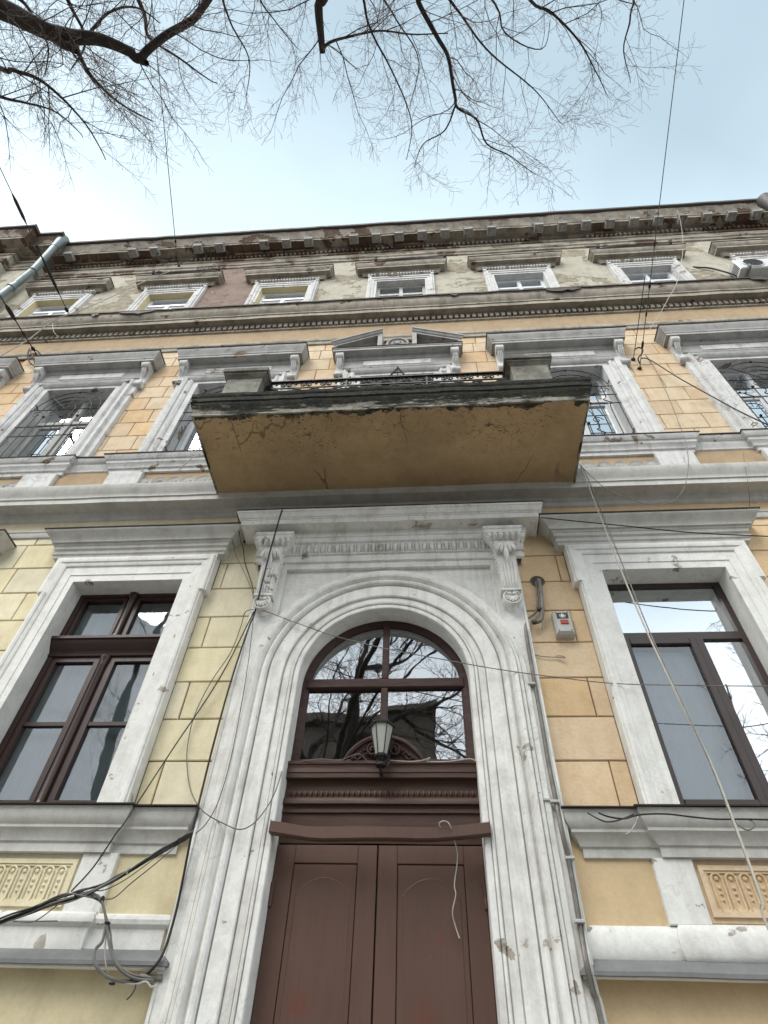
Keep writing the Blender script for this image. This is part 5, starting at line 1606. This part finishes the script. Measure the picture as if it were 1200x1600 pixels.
t = empty('cable_bundle', (-1.7, -.1, 2.6), 'grey cords hanging in a U from the bundle to the pipe stub by the portal', 'cable bundle')
for dx_, pts, r_, mt_ in ((0, [(-1.939,-0.120,2.837), (-1.853,-0.120,2.838), (-1.780,-0.120,2.817), (-1.727,-0.120,2.760), (-1.680,-0.120,2.684), (-1.634,-0.120,2.600), (-1.577,-0.130,2.518), (-1.524,-0.130,2.462), (-1.466,-0.100,2.425), (-1.399,-0.060,2.410), (-1.323,0.000,2.417)], .009, 'grey_cable'),
                     (1, [(-1.953,-0.100,2.828), (-1.866,-0.100,2.829), (-1.765,-0.100,2.794), (-1.707,-0.100,2.724), (-1.644,-0.100,2.639), (-1.595,-0.110,2.554), (-1.550,-0.110,2.491), (-1.490,-0.100,2.447), (-1.425,-0.060,2.428), (-1.335,0.000,2.429)], .007, 'conduit'),
                     (2, [(-1.680,-0.110,2.687), (-1.664,-0.120,2.583), (-1.684,-0.130,2.541), (-1.674,-0.140,2.498), (-1.632,-0.140,2.445), (-1.571,-0.120,2.410), (-1.497,-0.100,2.394), (-1.419,-0.050,2.399), (-1.321,0.000,2.411)], .010, 'grey_cable'),
                     (3, [(-1.668,-0.100,2.655), (-1.644,-0.100,2.556), (-1.609,-0.100,2.476), (-1.583,-0.080,2.433)], .004, 'pale_cable'),
                     (4, [(-1.556,-0.080,2.394), (-1.483,-0.080,2.389), (-1.410,-0.060,2.385), (-1.352,-0.040,2.402), (-1.316,-0.030,2.380), (-1.291,-0.020,2.389)], .006, 'pale_cable'),
                     (5, [(-1.407,-0.050,2.399), (-1.395,-0.070,2.363), (-1.401,-0.090,2.326), (-1.414,-0.100,2.306)], .004, 'black_rubber')):
    mb = MB(); mb.tube(smooth_path(pts, 5), r_, 6); put('strand', mb, mt_, t)
mb = MB(); q = Vector((-1.312,0.030,2.429)); mb.tube([q + Vector((-.10, -.03, 0)), q + Vector((.03, .0, .005))], .020, 9); put('pipe_stub', mb, 'conduit', t)
for q in ((-1.669,-0.120,2.677), (-1.427,-0.060,2.409), (-1.531,-0.100,2.378)):
    mb = MB(); mb.lathe(q, [(.015, -.006), (.021, 0), (.015, .006)], 8); put('tie', mb, 'black_rubber', t)

# span wires up over the street, with their insulators and hooks
def span(label, a, via, far, r=.008, mat='grey_iron', beads=(), hook=True):
    t = empty('span_wire', a, label, 'wire', 'span wires anchored on the facade')
    a = Vector(a); v = Vector(via)
    d = (v - a)
    end = a + d * (far / d.length)
    mb = MB(); mb.tube([a, v, end], r, 5); put('strand', mb, mat, t)
    for f, rr, ll in beads:
        c = a + d.normalized() * f
        u = d.normalized() * ll
        mb = MB(); mb.tube([c - u, c - u * .5, c + u * .5, c + u], [rr * .4, rr, rr, rr * .4], 8); put('insulator', mb, 'black_iron', t)
    if hook:
        mb = MB(); mb.lathe((a.x, YW, a.z), [(.035, 0), (.03, -.03), (.012, -.04)], 10, 'y'); mb.tube([(a.x, YW - .02, a.z), tuple(a)], .012, 6); put('hook', mb, 'black_iron', t)
    return t
A1 = (3.705,0.080,10.260); V1 = (3.849,-4.134,11.600)
span('span wire tied to the upper left of the two hooks by the right window', A1, (Vector(A1) + (Vector((3.849,-4.134,11.600)) - Vector(A1)) * .12), 1.2, .006, 'black_rubber', hook=True)
A2 = (3.717,0.080,9.964)
span('long span wire rising over the street from the hook right of the balcony', A2, V1, 18, .006, 'grey_iron', [(.32, .018, .06), (.75, .014, .04), (1.15, .02, .05), (1.7, .014, .05)])
mb = MB(); mb.tube(smooth_path([(3.731,0.060,10.027), (3.720,0.020,10.116), (3.808,0.000,10.238), (3.838,-0.020,10.325), (3.800,-0.020,10.396), (3.726,-0.020,10.337)], 5), .011, 6)
o = put('wall_hook', mb, 'black_iron'); props(o, 'black iron hook curling out beside the twin anchor points', 'hook')
A3 = (-5.270,-0.020,16.006); V3 = (-4.151,-3.838,14.900)
span('span wire over the second top floor window from the left', A3, V3, 16, .008, 'grey_iron', [(.5, .02, .05)])
A4 = (-6.429,-0.120,12.734)
span('taut wire with long black insulator ending on the middle cornice left', A4, (-6.838,-2.600,13.210), 16, .008, 'black_rubber', [(.10, .035, .05), (.75, .03, .35), (1.25, .035, .05), (1.9, .03, .25)], hook=False)
A5 = (-6.533,0.040,11.416)
span('wire with twin insulators at the hook above the far left window', A5, (-6.293,-1.200,10.891), 14, .010, 'black_rubber', [(.12, .03, .05), (.5, .022, .05), (1.0, .035, .18)])
mb = MB()
mb.tube(smooth_path([(-6.693,0.000,11.531), (-6.630,0.030,11.305), (-6.482,0.060,11.077), (-6.362,0.080,11.008), (-6.494,0.050,11.231), (-6.658,0.020,11.491), (-6.577,0.050,11.544), (-6.453,0.080,11.413)], 5), .012, 6)
o = put('wall_hook', mb, 'black_iron'); props(o, 'black iron shackle hanging at the far left second floor hood', 'hook')

# ================================================================ trees
class Tree:
    def __init__(s, label, base, kind_group=None):
        s.t = empty('bare_tree', base, label, 'tree', kind_group)
        s.trunk, s.limb, s.twig = MB(), MB(), MB()
    def done(s):
        s.t['group'] = 'bare street trees'
        put('trunk', s.trunk, 'bark', s.t, recalc=False)
        put('limbs', s.limb, 'bark', s.t, recalc=False)
        put('twigs', s.twig, 'twig', s.t, kind='stuff', recalc=False)

def rnd_dir(d, ang, up=0.0):
    d = d.normalized()
    o = d.orthogonal().normalized()
    o.rotate(Matrix.Rotation(random.uniform(0, 2 * PI), 3, d))
    v = d * math.cos(ang) + o * math.sin(ang)
    v.z += up
    return v.normalized()

THICK = 1.0
def branch(tree, p, d, length, r0, level, maxlev, dens=1.0, fan=None):
    """a wandering, tapering branch that carries smaller ones"""
    step = {1: .16, 2: .09, 3: .055, 4: .045}[level]
    n = max(3, int(length / step))
    pts, rad = [p.copy()], [r0]
    q, dd = p.copy(), d.normalized()
    bend = Vector((random.uniform(-1, 1), random.uniform(-1, 1), random.uniform(-.4, .6))) * .05
    for i in range(n):
        kick = .26 if level >= 3 else .17
        dd = (dd + bend + Vector((random.gauss(0, kick), random.gauss(0, kick), random.gauss(0, kick * .7)))).normalized()
        q = q + dd * (length / n)
        pts.append(q.copy())
        rad.append(max(.0013 * THICK, r0 * (1 - .75 * (i + 1) / n)))
    sides = {1: 6, 2: 4, 3: 3, 4: 3}[level]
    (tree.limb if level == 1 else tree.twig).tube(pts, rad, sides, False)
    if level < maxlev:
        gap = {1: .11, 2: .085, 3: .075}[level] / dens
        m_ = int(length * .9 / gap)
        sgn = 1
        for k in range(m_):
            f = .12 + .88 * (k + random.random() * .7) / max(1, m_)
            i = min(n - 1, int(f * n))
            tl = (pts[i + 1] - pts[i]).normalized()
            sgn = -sgn
            cd = rnd_dir(tl, random.uniform(.55, 1.0), .06)
            if level >= 2 and random.random() < .7:
                # sprays of fine twigs lie mostly in one flat plane
                side = tl.cross(Vector((0, 0, 1)))
                cd = (tl * random.uniform(.6, 1.1) + side * sgn * random.uniform(.6, 1.0) + Vector((0, 0, random.uniform(-.2, .25)))).normalized()
            cl = length * random.uniform(.32, .58) * (1.15 - .6 * f)
            cl = min(cl, {1: 1.3, 2: .65, 3: .28}[level])
            if cl > .05:
                branch(tree, pts[i], cd, cl, min(rad[i] * .6, {1: .0048, 2: .0032, 3: .0023}[level] * THICK), level + 1, maxlev, dens)
    return pts

def limb(tree, pts, r0, r1, maxlev=4, gap=.26, dens=1.0, clen=1.5, start=0.0, lev=1, sides=9):
    P_ = smooth_path(pts, 5)
    n = len(P_)
    for i in range(1, n - 1):
        P_[i] = P_[i] + noise.noise_vector(P_[i] * 1.9) * .035
    rs = [r0 + (r1 - r0) * (i / (n - 1)) ** .8 for i in range(n)]
    tree.limb.tube(P_, rs, sides, False)
    L = 0
    nxt = start
    for i in range(n - 1):
        seg = (P_[i + 1] - P_[i]).length
        L += seg
        if L > nxt:
            nxt = L + gap * random.uniform(.6, 1.4)
            f = i / n
            tl = (P_[i + 1] - P_[i]).normalized()
            cd = rnd_dir(tl, random.uniform(.6, 1.15), .05)
            branch(tree, P_[i], cd, clen * random.uniform(.6, 1.15), min(rs[i] * .5, .0062 * THICK), 1 + (clen < 1), maxlev, dens)
    return P_

random.seed(21)
# tree behind the photographer whose boughs hang over the view; its trunk shows in the fanlight
T1 = Tree('big bare tree whose boughs fill the top centre and right of the sky', (-2.1, -8.3, 0))
trk = [(-2.1, -8.3, -.15), (-2.05, -8.28, .3), (-2.0, -8.25, 2.5), (-2.1, -8.2, 5.0), (-1.95, -8.15, 7.2)]
T1.trunk.tube(smooth_path(trk, 5), [.34, .30, .27, .25, .24, .23, .23, .22, .22, .22, .21, .21, .21, .20, .20, .20, .19, .19, .18, .18, .17], 14)
fork = Vector((-1.95, -8.15, 7.2))
limb(T1, [fork, (-1.5, -7.0, 8.2), (-.9, -5.6, 8.9), (-0.434,-4.559,9.100), (-0.459,-4.376,9.100), (-0.473,-4.184,9.100), (-0.482,-4.025,9.100)], .075, .030, gap=.13, clen=1.1, start=2.2)
limb(T1, [(-0.486,-4.045,9.100), (-0.397,-4.099,9.120), (-0.214,-4.133,9.200), (0.075,-4.157,9.250), (0.393,-4.109,9.300), (0.779,-4.084,9.300)], .019, .005, gap=.11, clen=1.0, start=.1)
limb(T1, [fork, (-1.2, -7.0, 8.4), (-.2, -5.6, 9.1), (0.457,-4.499,9.200), (0.496,-4.358,9.200), (0.669,-4.084,9.100), (0.777,-3.908,9.000), (0.832,-3.612,8.800), (0.849,-3.511,8.750), (1.019,-3.409,8.700), (1.134,-3.197,8.600), (1.390,-3.100,8.550), (1.641,-2.933,8.500)], .040, .003, gap=.11, clen=.9, start=2.6)
limb(T1, [(-.2, -5.6, 9.1), (0.724,-4.438,9.500), (0.918,-4.205,9.500), (1.178,-3.935,9.400), (1.544,-3.679,9.300), (1.778,-3.481,9.200), (1.985,-3.255,9.100)], .018, .003, gap=.11, clen=.9, start=.6)
limb(T1, [fork, (-.9, -7.0, 8.6), (.9, -5.6, 9.6), (1.618,-4.381,10.000), (1.922,-4.154,10.000), (2.229,-3.895,9.900), (2.417,-3.638,9.800), (2.571,-3.406,9.700)], .032, .003, gap=.12, clen=1.0, start=2.6)
limb(T1, [(.9, -5.6, 9.6), (2.241,-4.393,10.300), (2.573,-4.240,10.300), (2.907,-4.138,10.200)], .018, .003, gap=.13, clen=.9, start=.5)
limb(T1, [fork, (-1.8, -6.6, 8.8), (-1.2, -5.4, 9.6), (-1.204,-4.571,9.900), (-1.084,-4.303,9.900), (-0.816,-4.012,9.900)], .024, .003, gap=.16, clen=1.0, start=1.8)
limb(T1, [(-.4, -5.4, 9.2), (0.054,-4.490,10.400), (0.252,-4.203,10.400), (0.493,-3.791,10.200), (0.366,-3.391,10.000)], .018, .003, gap=.13, clen=.8, start=.6)
limb(T1, [(-.2, -5.5, 9.2), (1.314,-4.381,11.000), (1.565,-3.980,11.000), (1.992,-3.802,10.900), (2.077,-4.069,10.900)], .018, .003, gap=.14, clen=1.0, start=.6)
limb(T1, [(.6, -5.6, 9.4), (2.431,-4.418,9.600), (2.618,-4.116,9.500), (2.586,-3.817,9.400), (2.675,-3.551,9.300)], .018, .003, gap=.12, clen=.75, start=.8)
limb(T1, [(-1.2, -5.4, 9.4), (-1.421,-4.628,9.300), (-1.396,-4.338,9.300), (-1.247,-4.027,9.200), (-1.328,-3.718,9.100)], .018, .003, gap=.12, clen=.8, start=.5)
limb(T1, [(-.4, -5.4, 9.2), (-0.066,-4.532,9.000), (-0.004,-4.205,9.000), (0.193,-3.851,8.900), (0.366,-3.426,8.800), (0.320,-3.104,8.700)], .018, .003, gap=.13, clen=.7, start=.8)
limb(T1, [(0.830,-3.538,8.750), (0.719,-3.335,8.700), (0.489,-3.254,8.600), (0.404,-3.067,8.500)], .010, .003, gap=.14, clen=.5, start=.1)
# street-side boughs of the crown, twigs thickened so their pane reflections read darker
THICK = 3.0
for pts, r0 in (([fork, (-1.5, -8.0, 8.6), (-1.35, -7.8, 10.2), (-.9, -7.7, 12.2), (-.7, -7.4, 14)], .15), ([fork, (-2.6, -8.6, 8.4), (-3.4, -8.8, 10), (-3.7, -9.0, 12)], .13),
                ([(-1.5, -8.0, 8.6), (-.3, -8.6, 9.3), (.9, -8.8, 9.9), (2.0, -9.0, 11.2)], .10), ([(-1.35, -7.8, 10.2), (-.2, -8.8, 11.2), (.6, -9.2, 12.8)], .08), ([fork, (-2.7, -7.6, 8.6), (-3.3, -7.3, 9.6)], .09),
                ([(-.3, -8.6, 9.3), (.6, -9.6, 9.2), (1.7, -10.2, 9.0), (2.6, -10.6, 9.6)], .06), ([(-2.6, -8.6, 8.4), (-2.2, -9.4, 9.8), (-1.6, -9.9, 11.8)], .08)):
    limb(T1, pts, r0, .02, maxlev=3, gap=.13, dens=.8, clen=1.9, start=.3)
T1.done()

THICK = 1.0
random.seed(5)
T2 = Tree('bare tree with thick dark limbs in the top left corner of the sky', (-6.9, -7.8, 0))
T2.trunk.tube(smooth_path([(-6.9, -7.8, -.15), (-6.85, -7.75, .4), (-6.7, -7.6, 3), (-6.4, -7.3, 5.6)], 5), [.38, .34, .32, .3, .3, .29, .28, .28, .27, .27, .26, .26, .25, .25, .24, .24], 14)
fk = Vector((-6.4, -7.3, 5.6))
limb(T2, [fk, (-5.6, -6.2, 7.0), (-4.7, -5.1, 8.1), (-3.575,-4.670,8.500), (-3.324,-4.564,8.600), (-3.154,-4.451,8.700), (-2.999,-4.364,8.750), (-2.801,-4.316,8.800), (-2.626,-4.297,8.850), (-2.476,-4.236,8.900), (-2.320,-4.144,8.950)], .135, .042, gap=.15, clen=1.3, start=2.2, sides=14)
limb(T2, [(-2.361,-4.156,8.950), (-2.298,-4.112,8.950), (-2.196,-4.173,9.000), (-1.988,-4.262,9.050), (-1.746,-4.342,9.100), (-1.626,-4.430,9.150), (-1.514,-4.540,9.200), (-1.379,-4.766,9.400)], .045, .032, gap=.13, clen=1.1, start=.2, sides=12)
limb(T2, [(-2.320,-4.144,8.950), (-2.282,-4.101,8.950), (-2.229,-4.072,8.940)], .05, .030, gap=9, sides=9)
limb(T2, [(-2.999,-4.364,8.750), (-2.889,-4.273,8.700), (-2.767,-4.210,8.650)], .06, .03, gap=9, sides=9)
limb(T2, [(-3.080,-4.409,8.700), (-3.021,-4.284,9.300), (-2.727,-4.471,9.600), (-2.445,-4.492,9.700), (-2.280,-4.354,9.800)], .026, .005, gap=.12, clen=1.0, start=.3)
limb(T2, [(-5.0, -5.4, 8.0), (-3.690,-4.225,8.600), (-3.419,-4.129,8.600), (-3.201,-4.045,8.600), (-3.009,-3.864,8.500), (-2.804,-3.627,8.400), (-2.671,-3.361,8.300)], .032, .004, gap=.10, clen=1.0, start=.8)
limb(T2, [(-5.0, -5.4, 8.0), (-4.100,-4.016,9.000), (-3.886,-3.893,9.000), (-3.646,-3.811,9.000), (-3.350,-3.691,9.000), (-3.109,-3.487,8.900)], .028, .004, gap=.10, clen=1.0, start=.8)
limb(T2, [(-2.801,-4.316,8.800), (-2.893,-4.148,9.000), (-2.821,-3.960,9.000), (-2.635,-3.730,9.000), (-2.343,-3.570,9.000)], .03, .005, gap=.10, clen=.9, start=.1)
limb(T2, [(-3.951,-4.804,9.600), (-3.663,-4.661,9.700), (-3.576,-4.474,9.700), (-3.496,-4.232,9.600), (-3.593,-3.994,9.500)], .026, .005, gap=.09, clen=1.0, start=.1)
limb(T2, [(-3.337,-4.768,10.000), (-3.286,-4.555,10.000), (-3.211,-4.281,9.900), (-3.427,-4.017,9.800)], .03, .006, gap=.10, clen=.9, start=.1)
limb(T2, [(-2.650,-4.724,10.200), (-2.564,-4.450,10.200), (-2.530,-4.227,10.100), (-2.166,-3.978,10.000), (-1.843,-3.779,10.000)], .03, .005, gap=.13, clen=.8, start=.1)
limb(T2, [fk, (-6.9, -7.4, 8), (-7.2, -7.8, 11), (-7.0, -8, 13)], .17, .03, maxlev=3, gap=.4, dens=.6, clen=1.8, start=1)
limb(T2, [fk, (-5.8, -8.2, 7.5), (-5.0, -9, 10), (-4.8, -9.3, 12)], .13, .02, maxlev=3, gap=.35, dens=.6, clen=1.7, start=1)
T2.done()

THICK = 2.5
random.seed(9)
T3 = Tree('bare street tree reflected in the right hand window', (7.9, -9.0, 0))
T3.trunk.tube(smooth_path([(7.9, -9, -.15), (7.9, -9, .4), (8.0, -9, 3), (8.1, -9.1, 6.5)], 5), [.3, .27, .25, .24, .24, .23, .22, .22, .21, .21, .2, .2, .2, .19, .19, .18], 12)
f3 = Vector((8.1, -9.1, 6.5))
for pts, r0 in (([f3, (8.6, -9, 8.5), (8.9, -8.8, 11), (9.2, -8.8, 13.2)], .15), ([f3, (9.0, -8.7, 8), (9.9, -8.5, 10), (10.4, -8.5, 12)], .11), ([f3, (7.6, -8.6, 8.4), (7.7, -8.4, 10.2)], .08), ([(8.6, -9, 8.5), (9.5, -9.4, 10.5), (10, -9.6, 12.5)], .08)):
    limb(T3, pts, r0, .02, maxlev=3, gap=.28, dens=.6, clen=1.4, start=.6)
T3.done()

# ================================================================ houses across the street, seen in the glass
def facade(label, x0, x1, h, y, wz, cols):
    b = empty('street_house', ((x0 + x1) / 2, y, 0), label, 'building', 'houses across the street')
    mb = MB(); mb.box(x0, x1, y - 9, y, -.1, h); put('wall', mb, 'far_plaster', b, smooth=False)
    mb = MB(); mb.box(x0 - .1, x1 + .1, y - 9.2, y + .5, h, h + .35); mb.box(x0, x1, y, y + .15, h * .36, h * .36 + .3); put('cornice', mb, 'far_plaster', b, smooth=False)
    mb = MB(); mb.prismx([(y + .4, h + .35), (y - 4.3, h + 2.2), (y - 9, h + .35)], x0, x1); put('roof', mb, 'roof_metal', b, smooth=False)
    proto = None
    for z in wz:
        for i in range(cols):
            cx = x0 + (x1 - x0) * (i + .5) / cols
            if proto is None:
                mb = MB(); mb.box(cx - .75, cx - .6, y, y + .09, z, z + 2.3); mb.box(cx + .6, cx + .75, y, y + .09, z, z + 2.3); mb.box(cx - .75, cx + .75, y, y + .12, z + 2.3, z + 2.5); mb.box(cx - .04, cx + .04, y, y + .05, z, z + 2.3); mb.box(cx - .6, cx + .6, y, y + .05, z + 1.5, z + 1.58); mb.box(cx - .8, cx + .8, y, y + .18, z - .12, z)
                proto = put('window', mb, 'dirty_cornice', b, smooth=False)
                mb = MB(); mb.add([(cx - .6, y + .012, z), (cx + .6, y + .012, z), (cx + .6, y + .012, z + 2.3), (cx - .6, y + .012, z + 2.3)], [(0, 1, 2, 3)])
                pp = put('pane', mb, 'far_glass', proto, smooth=False)
                c0, z0_ = cx, z
            else:
                o = proto.copy(); col.objects.link(o); o.parent = b; o.location = proto.location + Vector((cx - c0, 0, z - z0_))
                q = pp.copy(); col.objects.link(q); q.parent = o
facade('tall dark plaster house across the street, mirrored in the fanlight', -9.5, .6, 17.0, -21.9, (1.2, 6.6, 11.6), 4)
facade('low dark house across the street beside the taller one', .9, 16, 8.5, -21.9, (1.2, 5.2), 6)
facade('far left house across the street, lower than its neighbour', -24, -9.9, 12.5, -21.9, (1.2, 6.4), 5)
